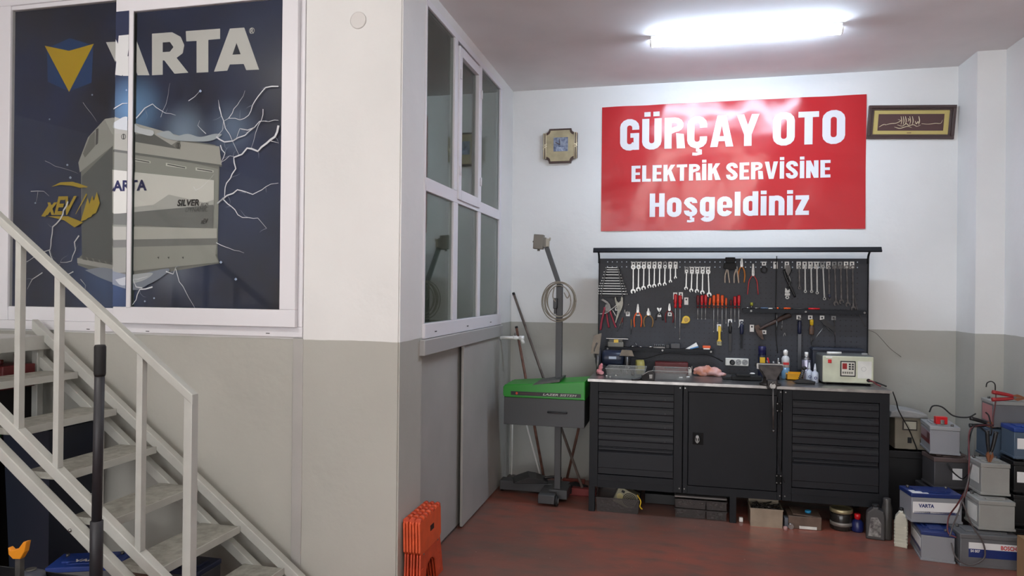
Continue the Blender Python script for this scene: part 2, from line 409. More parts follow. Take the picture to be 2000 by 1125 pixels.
art_layers = [[], [], []]
ZB = [NB(), NB(), NB()]
layer = [0]
SHIFT = [(-.035, .008), (.024, -.004), (.005, -.001)]
def art(src, mi, step=True):
    if step: layer[0] += 1
    for k, (xa, xb, yy, za, zb) in enumerate(zones):
        c = src.copy()
        for v in c.verts: v.co.x += SHIFT[k][0]; v.co.z += SHIFT[k][1]
        for co, no in (((xa, 0, 0), (-1, 0, 0)), ((xb, 0, 0), (1, 0, 0)), ((0, 0, za), (0, 0, -1)), ((0, 0, zb), (0, 0, 1))):
            bmesh.ops.bisect_plane(c, geom=c.verts[:]+c.edges[:]+c.faces[:], plane_co=co, plane_no=no, clear_outer=True)
        if c.faces:
            for v in c.verts: v.co.y = yy - layer[0]*(.00022 if k != 1 else .00008)
            for f in c.faces:
                f.normal_update()
                if f.normal.y > 0: f.normal_flip()
            put(ZB[k], c, mi=mi)
        else: c.free()
    src.free()
def pp(u, v): p = at(u, v, y=3.36); return (p.x, p.z)
def poly(px, c, step=True):
    bm = NB(); f = bm.faces.new([bm.verts.new((a, 0, b)) for a, b in (pp(*q) for q in px)]); f.normal_update()
    bmesh.ops.triangulate(bm, faces=[f]); art(bm, pcol(c), step)
def stroke(px, wpx, c, taper=True, step=False):
    P = [Vector((a, 0, b)) for a, b in (pp(*q) for q in px)]; bm = NB(); n = len(P); k = .0021*wpx/2; prev = None
    for i, p in enumerate(P):
        d = (P[min(i+1, n-1)]-P[max(i-1, 0)]).normalized(); s = Vector((-d.z, 0, d.x))*k*((1-.75*i/(n-1)) if taper else 1)
        cur = (bm.verts.new(p+s), bm.verts.new(p-s))
        if prev: bm.faces.new((prev[0], prev[1], cur[1], cur[0]))
        prev = cur
    art(bm, pcol(c), step)
def ptext(s, u0, v0, u1, v1, c, bold=.03, sh=0.):
    a = pp(u0, v1); b = pp(u1, v0); bm = text_bm(s, b[0]-a[0], b[1]-a[1], bold, sh)
    for v in bm.verts: v.co.x += a[0]; v.co.z += a[1]
    art(bm, pcol(c), False)
bm = NB(); bm.faces.new([bm.verts.new(p) for p in ((-4, 0, 1.3), (-1.9, 0, 1.3), (-1.9, 0, 3.4), (-4, 0, 3.4))]); art(bm, 0)
WH = (225, 227, 228)
# emblem
poly([(90, 92), (135, 72), (182, 86), (178, 160), (134, 177), (92, 158)], (38, 74, 128))
poly([(134, 98), (183, 84), (134, 177)], (46, 84, 140))
poly([(86, 87), (134, 97), (183, 83), (134, 178)], (205, 172, 42))
# large lettering across both panes
poly([(207, 80), (226, 79), (262, 150), (240, 150)], WH); layer[0] += 1
def letter(px): poly(px, WH)
poly([(225, 148), (232, 72), (262, 69), (291, 147), (268, 147), (263, 132), (245, 133), (238, 150)], WH, False)
poly([(249, 112), (252, 92), (258, 112)], (60, 66, 86))
poly([(296, 66), (335, 63), (352, 72), (359, 88), (356, 104), (344, 113), (367, 142), (340, 144), (320, 118), (317, 118), (317, 146), (296, 147)], WH, False)
poly([(317, 83), (331, 82), (338, 92), (331, 101), (317, 102)], (48, 54, 72))
poly([(362, 61), (429, 56), (429, 76), (406, 78), (406, 141), (383, 142), (383, 80), (363, 81)], WH, False)
poly([(448, 56), (476, 54), (505, 136), (480, 137), (475, 125), (448, 126), (443, 138), (417, 140)], WH, False)
poly([(453, 107), (461, 84), (469, 106)], (48, 54, 72))
bm = NB(); a = pp(491, 60); s_ = .0165
for q in range(20):
    t0, t1 = 2*PI*q/20, 2*PI*(q+1)/20
    bm.faces.new([bm.verts.new((a[0]+rr*math.cos(t), 0, a[1]+rr*math.sin(t))) for rr, t in ((s_, t0), (s_, t1), (s_*.82, t1), (s_*.82, t0))])
art(bm, pcol(WH)); ptext('R', 488, 55, 495, 66, WH, .02)
layer[0] += 1
# battery picture
poly([(158, 338), (163, 296), (207, 231), (224, 229), (262, 258), (420, 283), (428, 330), (424, 500), (428, 514), (225, 548), (152, 520), (152, 507), (160, 500)], (136, 139, 136))
poly([(160, 345), (221, 285), (220, 515), (160, 502)], (104, 109, 111))
poly([(221, 282), (426, 330), (424, 496), (220, 525)], (161, 165, 161))
poly([(153, 318), (172, 268), (205, 232), (222, 230), (224, 282), (156, 337)], (170, 173, 170))
poly([(162, 300), (176, 265), (186, 256), (186, 285), (166, 308)], (127, 129, 127))
poly([(188, 252), (193, 250), (192, 280), (187, 284)], (91, 93, 95))
poly([(205, 232), (222, 229), (360, 268), (330, 286), (252, 262), (220, 262)], (191, 193, 191))
poly([(253, 262), (300, 262), (345, 290), (256, 276)], (111, 115, 116))
poly([(222, 262), (256, 262), (256, 276), (352, 292), (352, 276), (428, 286), (433, 324), (222, 292)], (188, 190, 186))
poly([(222, 292), (433, 322), (433, 326), (222, 297)], (119, 123, 123))
for a, b, c_, d in ((256, 308, 294, 316), (324, 318, 364, 327), (382, 327, 417, 334)):
    poly([(a, b), (c_, d-1), (c_, d+3), (a, b+6)], (223, 225, 221)); poly([(a+3, b+2), (c_-2, d), (c_-2, d+2), (a+3, b+4)], (70, 72, 75))
poly([(221, 332), (418, 352), (418, 398), (330, 402), (300, 416), (221, 417)], (233, 235, 233))
poly([(258, 405), (300, 400), (330, 380), (400, 396), (418, 390), (418, 402), (300, 418), (258, 418)], (196, 199, 198))
poly([(221, 418), (417, 400), (416, 446), (221, 438)], (127, 131, 131))
poly([(221, 442), (424, 446), (424, 465), (221, 468)], (200, 202, 198))
poly([(221, 468), (424, 465), (424, 478), (221, 483)], (134, 137, 137))
poly([(221, 483), (424, 478), (421, 498), (428, 512), (222, 533)], (170, 173, 169))
poly([(152, 506), (222, 520), (222, 530), (152, 516)], (182, 184, 182))
for i in range(5): poly([(160+i*12, 502+i*2), (168+i*12, 503+i*2), (172+i*12, 511+i*2), (163+i*12, 509+i*2)], (111, 113, 113))
for uu in (308, 328, 356): poly([(uu, 502), (uu+4, 501), (uu+3, 506)], (79, 82, 82))
for uu, vv in ((242, 268), (349, 285)):
    bm = NB(); a = pp(uu, vv); s_ = .016
    for q in range(16):
        t0, t1 = 2*PI*q/16, 2*PI*(q+1)/16
        bm.faces.new([bm.verts.new((a[0]+rr*math.cos(t), 0, a[1]+rr*math.sin(t))) for rr, t in ((s_, t0), (s_, t1), (s_*.8, t1), (s_*.8, t0))])
    art(bm, pcol((79, 82, 84))); stroke([(uu, vv-5), (uu, vv+5)], 2.5, (70, 72, 74), False)
layer[0] += 1; ptext('ARTA', 221, 351, 288, 374, (40, 46, 96), .035)
ptext('SILVER', 347, 389, 390, 403, (45, 46, 48), .03, .2); ptext('AGM', 392, 396, 408, 403, (90, 92, 94), .0, .2); ptext('DYNAMIC', 363, 404, 408, 414, (95, 97, 98), .0, .25)
ptext('xEV', 393, 427, 407, 437, (60, 62, 64), .02, .3)
# clouds of light around the top and foot of the battery
def blob(px, c):
    bm = NB(); P = [Vector((*pp(*q), 0)) for q in px]+[Vector((*pp(*px[0]), 0))]
    P = smooth_path(P, 4)[:-1]; f = bm.faces.new([bm.verts.new((p.x, 0, p.y)) for p in P]); f.normal_update(); bmesh.ops.triangulate(bm, faces=[f]); art(bm, pcol(c))
blob([(224, 240), (246, 229), (262, 240), (275, 250), (300, 256), (296, 266), (262, 258), (226, 252)], (222, 230, 240))
blob([(305, 262), (330, 256), (345, 266), (368, 262), (392, 268), (420, 262), (434, 264), (410, 276), (362, 276), (330, 272)], (190, 202, 214))
blob([(168, 530), (205, 525), (260, 536), (330, 524), (318, 540), (290, 556), (262, 566), (205, 548)], (150, 160, 180))
blob([(226, 545), (262, 536), (300, 533), (280, 548), (240, 556)], (205, 212, 222))
layer[0] += 1
# yellow hybrid emblem
YL = (190, 165, 50)
ptext('xEV', 88, 384, 152, 422, YL, .03, .35); poly([(82, 424), (98, 400), (104, 402), (90, 425)], YL)
poly([(102, 366), (120, 357), (145, 356), (174, 368), (145, 364), (120, 362)], YL); poly([(136, 362), (152, 358), (175, 366), (158, 368)], YL)
for dx, dv in ((0, 0), (9, -5), (18, -12)): poly([(160+dx, 434+dv), (170+dx, 400+dv), (174+dx, 388+dv), (180+dx, 410+dv), (172+dx, 430+dv)], YL)
poly([(95, 424), (135, 424), (165, 436), (148, 446), (128, 432)], YL)
stroke([(172, 380), (150, 420)], 5, YL)
layer[0] += 2
# lightning
LW = (232, 236, 244)
for px, wd in (([(545, 170), (520, 172), (505, 190), (487, 226), (470, 235), (448, 232), (438, 238), (436, 255), (424, 270)], 3), ([(430, 210), (438, 236), (442, 252), (455, 275), (462, 290), (468, 303)], 3),
               ([(424, 268), (440, 278), (456, 276), (480, 265), (498, 250), (508, 238), (545, 236)], 4), ([(545, 246), (538, 268), (505, 296), (484, 290), (474, 302), (458, 308), (462, 330), (444, 358), (440, 385), (426, 398)], 6),
               ([(426, 398), (445, 382), (465, 371), (495, 380), (530, 360), (545, 358)], 4), ([(438, 390), (475, 425), (505, 426), (522, 446)], 3), ([(432, 284), (441, 300), (433, 318), (450, 305), (458, 306)], 3),
               ([(380, 365), (384, 372), (402, 360), (420, 340)], 1), ([(268, 232), (285, 212), (300, 204), (325, 222), (345, 226)], 3), ([(225, 213), (240, 204), (262, 206)], 3), ([(430, 210), (428, 196)], 2), ([(448, 232), (470, 198), (480, 178)], 2),
               ([(515, 214), (512, 235), (500, 262), (492, 290)], 2), ([(404, 262), (388, 246), (392, 236)], 2), ([(530, 276), (546, 280)], 2), ([(498, 250), (485, 255), (470, 252), (463, 272)], 3),
               ([(135, 395), (120, 430), (105, 445), (102, 470), (100, 490), (80, 500), (50, 515)], 5), ([(98, 490), (108, 515), (118, 540)], 3), ([(157, 462), (148, 475), (150, 490), (142, 512), (120, 515)], 4), ([(146, 533), (125, 545), (100, 530), (120, 518)], 3), ([(85, 535), (65, 548), (55, 568)], 3),
               ([(62, 375), (88, 375), (98, 384)], 2), ([(76, 376), (72, 397)], 1), ([(345, 525), (352, 550), (370, 580), (383, 602)], 2), ([(300, 560), (275, 565), (268, 585), (255, 600)], 4), ([(326, 530), (340, 535), (345, 522)], 3), ([(90, 315), (120, 328), (155, 340)], 1),
               ([(165, 200), (180, 220), (192, 238)], 1), ([(424, 474), (450, 485), (478, 494)], 2), ([(280, 562), (268, 560), (262, 545), (290, 540)], 3), ([(160, 548), (170, 560), (168, 575)], 2), ([(370, 198), (382, 190), (393, 178)], 2), ([(316, 230), (326, 205), (334, 163)], 1)):
    jag = [px[0]]
    for (xa, ya), (xb, yb) in zip(px, px[1:]):
        dd = math.hypot(xb-xa, yb-ya); nn = max(1, int(dd/9))
        for q in range(1, nn+1):
            f_ = q/nn; e_ = 0 if q == nn else 1.7
            jag.append((xa+(xb-xa)*f_+random.uniform(-e_, e_), ya+(yb-ya)*f_+random.uniform(-e_, e_)))
    stroke(jag, wd, LW)
    if wd >= 3:
        for q in range(2, len(jag), 4):
            a_ = random.uniform(0, 2*PI); l_ = random.uniform(9, 24); x_, y_ = jag[q]; br = [(x_, y_)]
            for _ in range(3): a_ += random.uniform(-.6, .6); x_ += l_/3*math.cos(a_); y_ += l_/3*math.sin(a_); br.append((x_, y_))
            stroke(br, 1.3, (150, 160, 180))
for uu, vv, rr in ((99, 233, 2), (183, 185, 2), (134, 323, 2.5), (140, 348, 3), (393, 179, 3), (462, 545, 3), (248, 178, 2), (285, 588, 2), (303, 582, 2), (71, 398, 2), (433, 512, 3)):
    poly([(uu-rr, vv), (uu, vv-rr), (uu+rr, vv), (uu, vv+rr)], (170, 190, 220), False)
for k in range(3): obj('printed_film', ZB[k], PM, pw)

# ------------------------------------------------------------------ ceiling batten lamps
def tubelamp(name, label, xc, y, s, L=1.2, c=(212, 232, 255)):
    t = thing(name, label, 'ceiling lamp', (xc, y, ZC))
    bm = B(-L/2+.005, L/2-.005, -.032, .032, -.028, 0, bev=.004); obj('housing', bm, white, t)
    prof = [(.034*math.cos(a), -.030-.036*math.sin(a)) for a in [PI*i/10 for i in range(11)]]
    bm = ext(NB(), prof, -L/2+.012, L/2-.012, 'x'); obj('diffuser', bm, emis('tube_glow', c, s), t)
    for sx in (-1, 1):
        prof2 = [(p[0]*1.06, p[1]*1.02) for p in prof]
        obj('end_cap', ext(NB(), prof2, sx*(L/2-.012), sx*(L/2), 'x'), white, t)
    bm = NB()
    for xx in (-.35, .35): box(bm, xx-.012, xx+.012, .030, .040, -.03, 0)
    obj('clip', bm, steelm, t)
    return t
tubelamp('batten_lamp', 'lit white tube lamp on the ceiling in front of the red banner', .408, 4.785, TUBE_VISIBLE)
for (x_, y_, l_) in ((.4, 1.2, 'lit tube lamp overhead of the photographer, bench side'), (-2.6, 1.4, 'lit tube lamp on the hall ceiling in front of the stairs'), (.4, -2.2, 'lit tube lamp by the street entrance, bench side'), (-2.6, -2.2, 'lit tube lamp by the street entrance, stair side')):
    tubelamp('batten_lamp', l_, x_, y_, TUBE_HALL, c=(255, 252, 246))['group'] = 'tube lamps further back in the hall'

# ------------------------------------------------------------------ banner
bannerm = mat('red_vinyl', (188, 40, 46), .2)
nt = bannerm.node_tree; n = nt.nodes.new('ShaderNodeTexNoise'); n.inputs['Scale'].default_value = 3.6; n.inputs['Detail'].default_value = 1.6
tc = nt.nodes.new('ShaderNodeTexCoord'); nt.links.new(tc.outputs['Object'], n.inputs['Vector'])
bp = nt.nodes.new('ShaderNodeBump'); bp.inputs['Strength'].default_value = .5; bp.inputs['Distance'].default_value = .02
nt.links.new(n.outputs['Fac'], bp.inputs['Height']); nt.links.new(bp.outputs['Normal'], nt.nodes['Principled BSDF'].inputs['Normal']); nt.links.new(bp.outputs['Normal'], nt.nodes['Principled BSDF'].inputs['Coat Normal'])
wb = mat('white_vinyl_letters', (226, 225, 228), .22)
nt = wb.node_tree; n = nt.nodes.new('ShaderNodeTexNoise'); n.inputs['Scale'].default_value = 3.6; n.inputs['Detail'].default_value = 1.6
tc = nt.nodes.new('ShaderNodeTexCoord'); nt.links.new(tc.outputs['Object'], n.inputs['Vector'])
bp = nt.nodes.new('ShaderNodeBump'); bp.inputs['Strength'].default_value = .5; bp.inputs['Distance'].default_value = .02
nt.links.new(n.outputs['Fac'], bp.inputs['Height']); nt.links.new(bp.outputs['Normal'], nt.nodes['Principled BSDF'].inputs['Normal'])
BX0, BX1, BZ0, BZ1 = -.623, 1.407, 2.092, 3.128
ban = thing('banner', 'large red vinyl banner with white lettering on the back wall', 'banner', (BX0, YB, BZ0))
bm = NB(); NX, NZ = 60, 30; W_, H_ = BX1-BX0, BZ1-BZ0
def bdep(x, z): return -.004-.003*math.sin(x*7+z*3)*math.sin(z*5+1)-.0025*math.sin(x*13-z*6)-(.006*max(0, (z-.85)/.18)*math.sin(x*9)**2)
V = [[bm.verts.new((i/NX*W_, min(-.0015, bdep(i/NX*W_, j/NZ*H_)), j/NZ*H_)) for i in range(NX+1)] for j in range(NZ+1)]
for j in range(NZ):
    for i in range(NX): f = bm.faces.new((V[j][i], V[j][i+1], V[j+1][i+1], V[j+1][i])); f.smooth = True
e = [bm.verts.new((x, 0, z)) for x, z in ((0, 0), (W_, 0), (W_, H_), (0, H_))]; bm.faces.new(e[::-1])
obj('sheet', bm, bannerm, ban)

# heavy condensed grotesque drawn from strokes; cap height 1
LT = .205
def _arc(cx, cy, rx, ry, a0, a1, n=7): return [(cx+rx*math.cos(R(a0+(a1-a0)*i/n)), cy+ry*math.sin(R(a0+(a1-a0)*i/n))) for i in range(n+1)]
def glyph(ch):
    """(advance width, ribbons, polygons); ribbons are centre lines (points, closed, thickness)"""
    t = LT; h = t/2; w = .56; rib, pol = [], []
    base = {'Ü': 'U', 'Ç': 'C', 'İ': 'I', 'ş': 's'}.get(ch, ch)
    b = t*.84; q = b/2; ry = .17
    def rect(x0, x1, y0, y1): pol.append([(x0, y0), (x1, y0), (x1, y1), (x0, y1)])
    if base == 'O': rib.append((_arc(w/2, 1-q-ry, w/2-h, ry, 0, 180)+_arc(w/2, q+ry, w/2-h, ry, 180, 360), True, t))
    elif base == 'C': rib.append((([(w-h, .64)]+_arc(w/2, 1-q-ry, w/2-h, ry, 0, 180)+_arc(w/2, q+ry, w/2-h, ry, 180, 360)+[(w-h, .36)]), False, t))
    elif base == 'G': rib.append((([(w-h, .66)]+_arc(w/2, 1-q-ry, w/2-h, ry, 0, 180)+_arc(w/2, q+ry, w/2-h, ry, 180, 345)), False, t)); rect(w-t*.8, w, 0, .52); rect(w*.54, w, .40, .55)
    elif base == 'U': rib.append((([(h, 1)]+_arc(w/2, q+ry, w/2-h, ry, 180, 360)+[(w-h, 1)]), False, t))
    elif base == 'R': rect(0, t, 0, 1); rib.append(([(t*.5, 1-q)]+_arc(w*.52, .765, w*.48-h, .235-q, 90, -90)+[(t*.5, .53)], False, b)); rect(0, w*.5, 1-b, 1); pol.append([(w-t*1.12, .50), (w-t*.05, .46), (w+.03, 0), (w-t, 0)])
    elif base == 'A': w = .64; pol += [[(0, 0), (t, 0), (w/2+.05, 1), (w/2-.125, 1)], [(w, 0), (w-t, 0), (w/2-.05, 1), (w/2+.125, 1)]]; rect(.14, w-.14, .18, .34)
    elif base == 'V': w = .62; pol += [[(0, 1), (t, 1), (w/2+.05, 0), (w/2-.11, 0)], [(w, 1), (w-t, 1), (w/2-.05, 0), (w/2+.11, 0)]]
    elif base == 'Y': w = .62; pol += [[(0, 1), (t, 1), (w/2+.08, .40), (w/2-h, .36)], [(w, 1), (w-t, 1), (w/2-.08, .40), (w/2+h, .36)]]; rect(w/2-h, w/2+h, 0, .42)
    elif base == 'T': w = .52; rect(w/2-h, w/2+h, 0, 1); rect(0, w, 1-b, 1)
    elif base == 'E': w = .46; rect(0, t, 0, 1); rect(0, w, 1-b, 1); rect(0, w, 0, b); rect(0, w*.93, .5-q*.9, .5+q*.9)
    elif base == 'L': w = .44; rect(0, t, 0, 1); rect(0, w, 0, b)
    elif base == 'K': w = .58; rect(0, t, 0, 1); pol += [[(t*.9, .30), (t*.9, .60), (w-t*1.05, 1), (w+.01, 1)], [(t*1.25, .46), (t*1.95, .66), (w+.04, 0), (w-t*1.1, 0)]]
    elif base == 'I': w = t; rect(0, t, 0, 1)
    elif base == 'H': rect(0, t, 0, 1); rect(w-t, w, 0, 1); rect(0, w, .43, .60)
    elif base == 'N': rect(0, t, 0, 1); rect(w-t, w, 0, 1); pol.append([(0, 1), (t*1.02, 1), (w, 0), (w-t*1.02, 0)])
    elif base == 'S': rib.append(([(w-h, .70)]+_arc(w/2, 1-q-ry, w/2-h, ry, 0, 180)+[(h+.01, .70), (w*.40, .56), (w*.62, .46), (w-h-.01, .32)]+_arc(w/2, q+ry, w/2-h, ry, 0, -180)+[(h, .31)], False, t*.98))
    else:
        x = .80; w = .54; r2 = .15
        if base in 'odg': rib.append((_arc(w/2, x-q-r2, w/2-h, r2, 0, 180)+_arc(w/2, q+r2, w/2-h, r2, 180, 360), True, t))
        if base == 'd': rect(w-t, w, 0, 1.0)
        if base == 'g': rect(w-t, w, .02, x); rib.append(([(w-h, .05)]+_arc(w/2, -.02, w/2-h, .12, 0, -165), False, t*.92))
        if base == 'l': w = t; rect(0, t, 0, 1)
        if base == 'i': w = t; rect(0, t, 0, x); rect(0, t, x+.07, x+.22)
        if base == 'n': rect(0, t, 0, x); rib.append(([(h, .52)]+_arc(w/2, x-q-r2, w/2-h, r2, 180, 0)+[(w-h, 0)], False, t))
        if base == 'e': rib.append(([(w-h, .40)]+_arc(w/2, x-q-r2, w/2-h, r2, 0, 180)+_arc(w/2, q+r2, w/2-h, r2, 180, 350), False, t)); rect(h, w-h*.1, .34, .46)
        if base == 's': w = .50; rib.append(([(w-h, .56)]+_arc(w/2, x-q-r2+.02, w/2-h, r2-.02, 0, 180)+[(w*.4, .45), (w*.62, .37), (w-h-.01, .27)]+_arc(w/2, q+r2-.02, w/2-h, r2-.03, 0, -180)+[(h, .25)], False, t*.92))
        if base == 'z': w = .46; rect(0, w, x-b, x); rect(0, w, 0, b); pol.append([(0, b*.8), (t*1.15, b*.8), (w, x-b*.8), (w-t*1.15, x-b*.8)])
    if ch == 'Ü': rect(.06, .06+t*.88, 1.07, 1.22); rect(w-.06-t*.88, w-.06, 1.07, 1.22)
    if ch == 'İ': rect(0, t, 1.07, 1.24)
    if ch in 'Çş': rect(w/2-.03, w/2+.06, -.10, .03); rib.append(([(w/2-.02, -.075), (w/2+.09, -.10), (w/2+.09, -.18), (w/2-.02, -.205), (w/2-.13, -.195)], False, .095))
    return w, rib, pol
def heavy_text(s_):
    bm = NB(); x = 0; pk = [0]
    for ch in s_:
        w, rib, pol = glyph(ch)
        for P in pol: pk[0] = (pk[0]+1) % 6; bm.faces.new([bm.verts.new((x+a, -.0002*pk[0], b)) for a, b in P])
        for P, closed, t in rib:
            V_ = [Vector(p) for p in P]; V_ = [v for i, v in enumerate(V_) if i == 0 or (v-V_[i-1]).length > 1e-5]; n = len(V_); L_ = []
            for i, p in enumerate(V_):
                a = V_[(i-1) % n] if (closed or i) else None; c = V_[(i+1) % n] if (closed or i < n-1) else None
                d1 = (p-a).normalized() if a else (c-p).normalized(); d2 = (c-p).normalized() if c else d1
                m = (d1+d2).normalized(); nn = Vector((-m.y, m.x)); k = t/2/max(.5, m.dot(d1)); L_.append((bm.verts.new((x+p.x+nn.x*k, 0, p.y+nn.y*k)), bm.verts.new((x+p.x-nn.x*k, 0, p.y-nn.y*k))))
            for i in range(n if closed else n-1): a, b = L_[i], L_[(i+1) % n]; bm.faces.new((a[0], a[1], b[1], b[0]))
        x += w+.085
    return bm, x-.085
def btext(s_, uL, vT, vB, uR, vT2, vB2):
    """left cap top/base and right edge cap top/base, as seen in the photo"""
    a, b = at(uL, vB, y=YB), at(uR, vB2, y=YB); H = ((at(uL, vT, y=YB).z-a.z)+(at(uR, vT2, y=YB).z-b.z))/2; z0 = (a.z+b.z)/2
    bm, w = heavy_text(s_)
    for v in bm.verts: v.co = Vector((v.co.x/w*(b.x-a.x)+a.x-BX0, v.co.y, v.co.z*H+z0-BZ0))
    for k in range(60): bmesh.ops.bisect_plane(bm, geom=bm.verts[:]+bm.edges[:]+bm.faces[:], plane_co=(k*.034, 0, 0), plane_no=(1, 0, 0))
    for k in range(30): bmesh.ops.bisect_plane(bm, geom=bm.verts[:]+bm.edges[:]+bm.faces[:], plane_co=(0, 0, k*.034), plane_no=(0, 0, 1))
    for v in bm.verts: v.co.y += min(-.0015, bdep(v.co.x, v.co.z))-.0026
    for f in bm.faces:
        f.normal_update()
        if f.normal.y > 0: f.normal_flip()
    return obj('lettering', bm, wb, ban)
zb_ = lambda X, Y: (1160+X/3.571, 170+Y/3.571)
def brow(s_, X0, T0, B0, X1, T1, B1): (u0, t0), (_, b0), (u1, t1), (_, b1) = zb_(X0, T0), zb_(X0, B0), zb_(X1, T1), zb_(X1, B1); btext(s_, u0, t0, b0, u1, t1, b1)
brow('GÜRÇAY', 182, 228, 442, 1152, 192, 410); brow('OTO', 1246, 180, 406, 1750, 165, 396)
brow('ELEKTRİK', 262, 550, 662, 878, 534, 650); brow('SERVİSİNE', 921, 528, 648, 1648, 512, 633); brow('Hoşgeldiniz', 388, 742, 906, 1498, 722, 893)

# ------------------------------------------------------------------ wall clock
ck = thing('wall_clock', 'square cream wall clock with notched dark corners on the back wall', 'clock', (-.972, YB, 2.815))
ckm = mat('clock_cream', (178, 166, 132), .5, var=.08, vs=12); ckd = mat('clock_dark_frame', (70, 50, 45), .35); gold = mat('pale_gold', (225, 212, 180), .3, .3)
def notched2(w, h, c, k=5):
    out = []
    def arc(cx, cz, t0, t1): out.extend([(cx+c*math.cos(t0+(t1-t0)*i/k), cz+c*math.sin(t0+(t1-t0)*i/k)) for i in range(k+1)])
    arc(w, h, -PI/2, -PI); arc(-w, h, 0, -PI/2); arc(-w, -h, PI/2, 0); arc(w, -h, PI, PI/2)
    return out
obj('frame', ext(NB(), notched2(.130, .145, .036), -.030, 0), ckd, ck)
obj('face', ext(NB(), notched2(.121, .130, .040), -.034, -.028), ckm, ck)
pic = mat('clock_picture', (150, 160, 178), .4, c2=(88, 100, 128), vs=35)
obj('picture', B(-.055, .068, -.0355, -.034, -.048, .070), pic, ck)
bm = NB(); box(bm, -.033, .037, -.0362, -.0355, -.046, -.012); obj('picture', bm, mat('picture_pale', (178, 188, 205), .4, c2=(120, 132, 160), vs=70), ck)
bm = NB(); put(bm, box(NB(), -.0025, .0025, -.038, -.0365, 0, .052), T(0, 0, .008) @ RY(R(-8))); put(bm, box(NB(), -.003, .003, -.0385, -.037, 0, .042), T(0, 0, .008) @ RY(R(-62)))
obj('hand', bm, ckd, ck)
for s in (-1, 1):
    bm = NB()
    for q in (0, 1): cyl(bm, (s*(.122+.016*q), -.034, -.110), (s*(.122+.016*q), -.034, .110), .0048, n=8)
    for q in (-1, 1): cyl(bm, (s*.130-.017, -.034, -.012+q*.009), (s*.130+.017, -.034, .010+q*.009), .0055, n=8)
    obj('side_rail', bm, gold, ck); obj('side_plate', B(min(s*.112, s*.146), max(s*.112, s*.146), -.031, -.004, -.106, .106), ckd, ck)

# ------------------------------------------------------------------ framed calligraphy
fr = thing('picture_frame', 'dark framed calligraphy panel with a gold mat right of the banner', 'picture', (1.714, YB, 2.898), rot=(R(6), R(2.4), 0))
fw, fh = .300, .126
frm = mat('dark_frame_wood', (66, 48, 46), .3, coat=.3); goldmat = mat('gold_mat', (190, 172, 104), .5)
bm = NB()
for (w0, h0, w1, h1, ya) in ((fw, fh, fw-.022, fh-.022, -.030), (fw-.022, fh-.022, fw-.040, fh-.036, -.020)):
    for (a, b, c, d) in ((-w0, w0, h1, h0), (-w0, w0, -h0, -h1)): box(bm, a, b, ya, 0, c, d, bev=.002)
    for (a, b) in ((-w0, -w1), (w1, w0)): box(bm, a, b, ya, 0, -h1, h1, bev=.002)
obj('frame', bm, frm, fr)
obj('mat_board', B(-.262, .262, -.012, -.004, -.092, .092), goldmat, fr)
obj('panel', B(-.226, .226, -.0135, -.012, -.062, .062), mat('brown_velvet', (84, 58, 56), .7), fr)
bm = NB()
def cs(px, r=.0028): tube(bm, [(x, -.015, z) for x, z in px], lambda t: r*(.35+.65*math.sin(PI*min(1, max(0, t*.9+.1)))), n=6, k=5)
cs([(-.175, -.020), (-.14, -.010), (-.10, -.006), (-.07, .012), (-.09, .022)]); cs([(-.11, -.035), (-.07, -.045), (-.02, -.030), (.01, -.040)])
for x_ in (-.060, -.045, -.030, .000, .018, .062): cs([(x_-.01, .045), (x_-.002, .010), (x_-.006, -.018)])
cs([(-.09, -.02), (-.055, -.028), (-.03, -.010), (-.01, -.024), (.02, -.018), (.045, -.030), (.07, -.020)]); cs([(.03, .01), (.04, -.012), (.05, .006), (.058, -.016)])
cs([(.075, -.010), (.12, -.014), (.17, -.008), (.205, -.008), (.216, .016)], .0022); cs([(-.218, -.035), (-.19, -.018), (-.17, -.016)]); cs([(-.02, .03), (-.012, .018), (-.02, .006)])
obj('calligraphy', bm, mat('pale_gold_ink', (225, 210, 175), .4), fr)
bm = text_bm('~~~', .03, .008, .02); xf(bm, T(-.02, -.0125, -.082)); obj('ornament', bm, brown, fr)

# ------------------------------------------------------------------ workbench
WX = [(-.605, .048), (.052, .705), (.709, 1.372)]
YFR, YBK = 5.05, 5.70
def drawer_front(t, x0, x1, za, zb, big=False):
    """pressed steel drawer with a finger channel along the top"""
    h = zb-za-.006
    if not big: prof = [(0, 0), (0, h*.42), (-.003, h*.52), (-.003, h*.64), (.005, h*.88), (.005, h), (.03, h), (.03, 0)]
    else: prof = [(0, 0), (0, h*.22), (-.004, h*.24), (-.004, h*.80), (.012, h*.9), (.012, h), (.03, h), (.03, 0)]
    bm = ext(NB(), [(YFR+.006+p[0], za+.003+p[1]) for p in prof], x0+.003, x1-.003, 'x')
    d = obj('drawer', bm, drawer_dark, t)
    bm = NB(); box(bm, x0+.01, x1-.01, YFR+.002, YFR+.0165, za+.003+h*.90, za+.003+h*.97)
    obj('finger_pull', bm, drawer_dark, d)
    if not big:
        bm = NB(); cyl(bm, (x1-.06, YFR+.004, za+h*.60), (x1-.06, YFR-.002, za+h*.60), .006, n=8); obj('lock', bm, black, d)
    return d
ZS = [.868, .770, .671, .573, .474, .275]
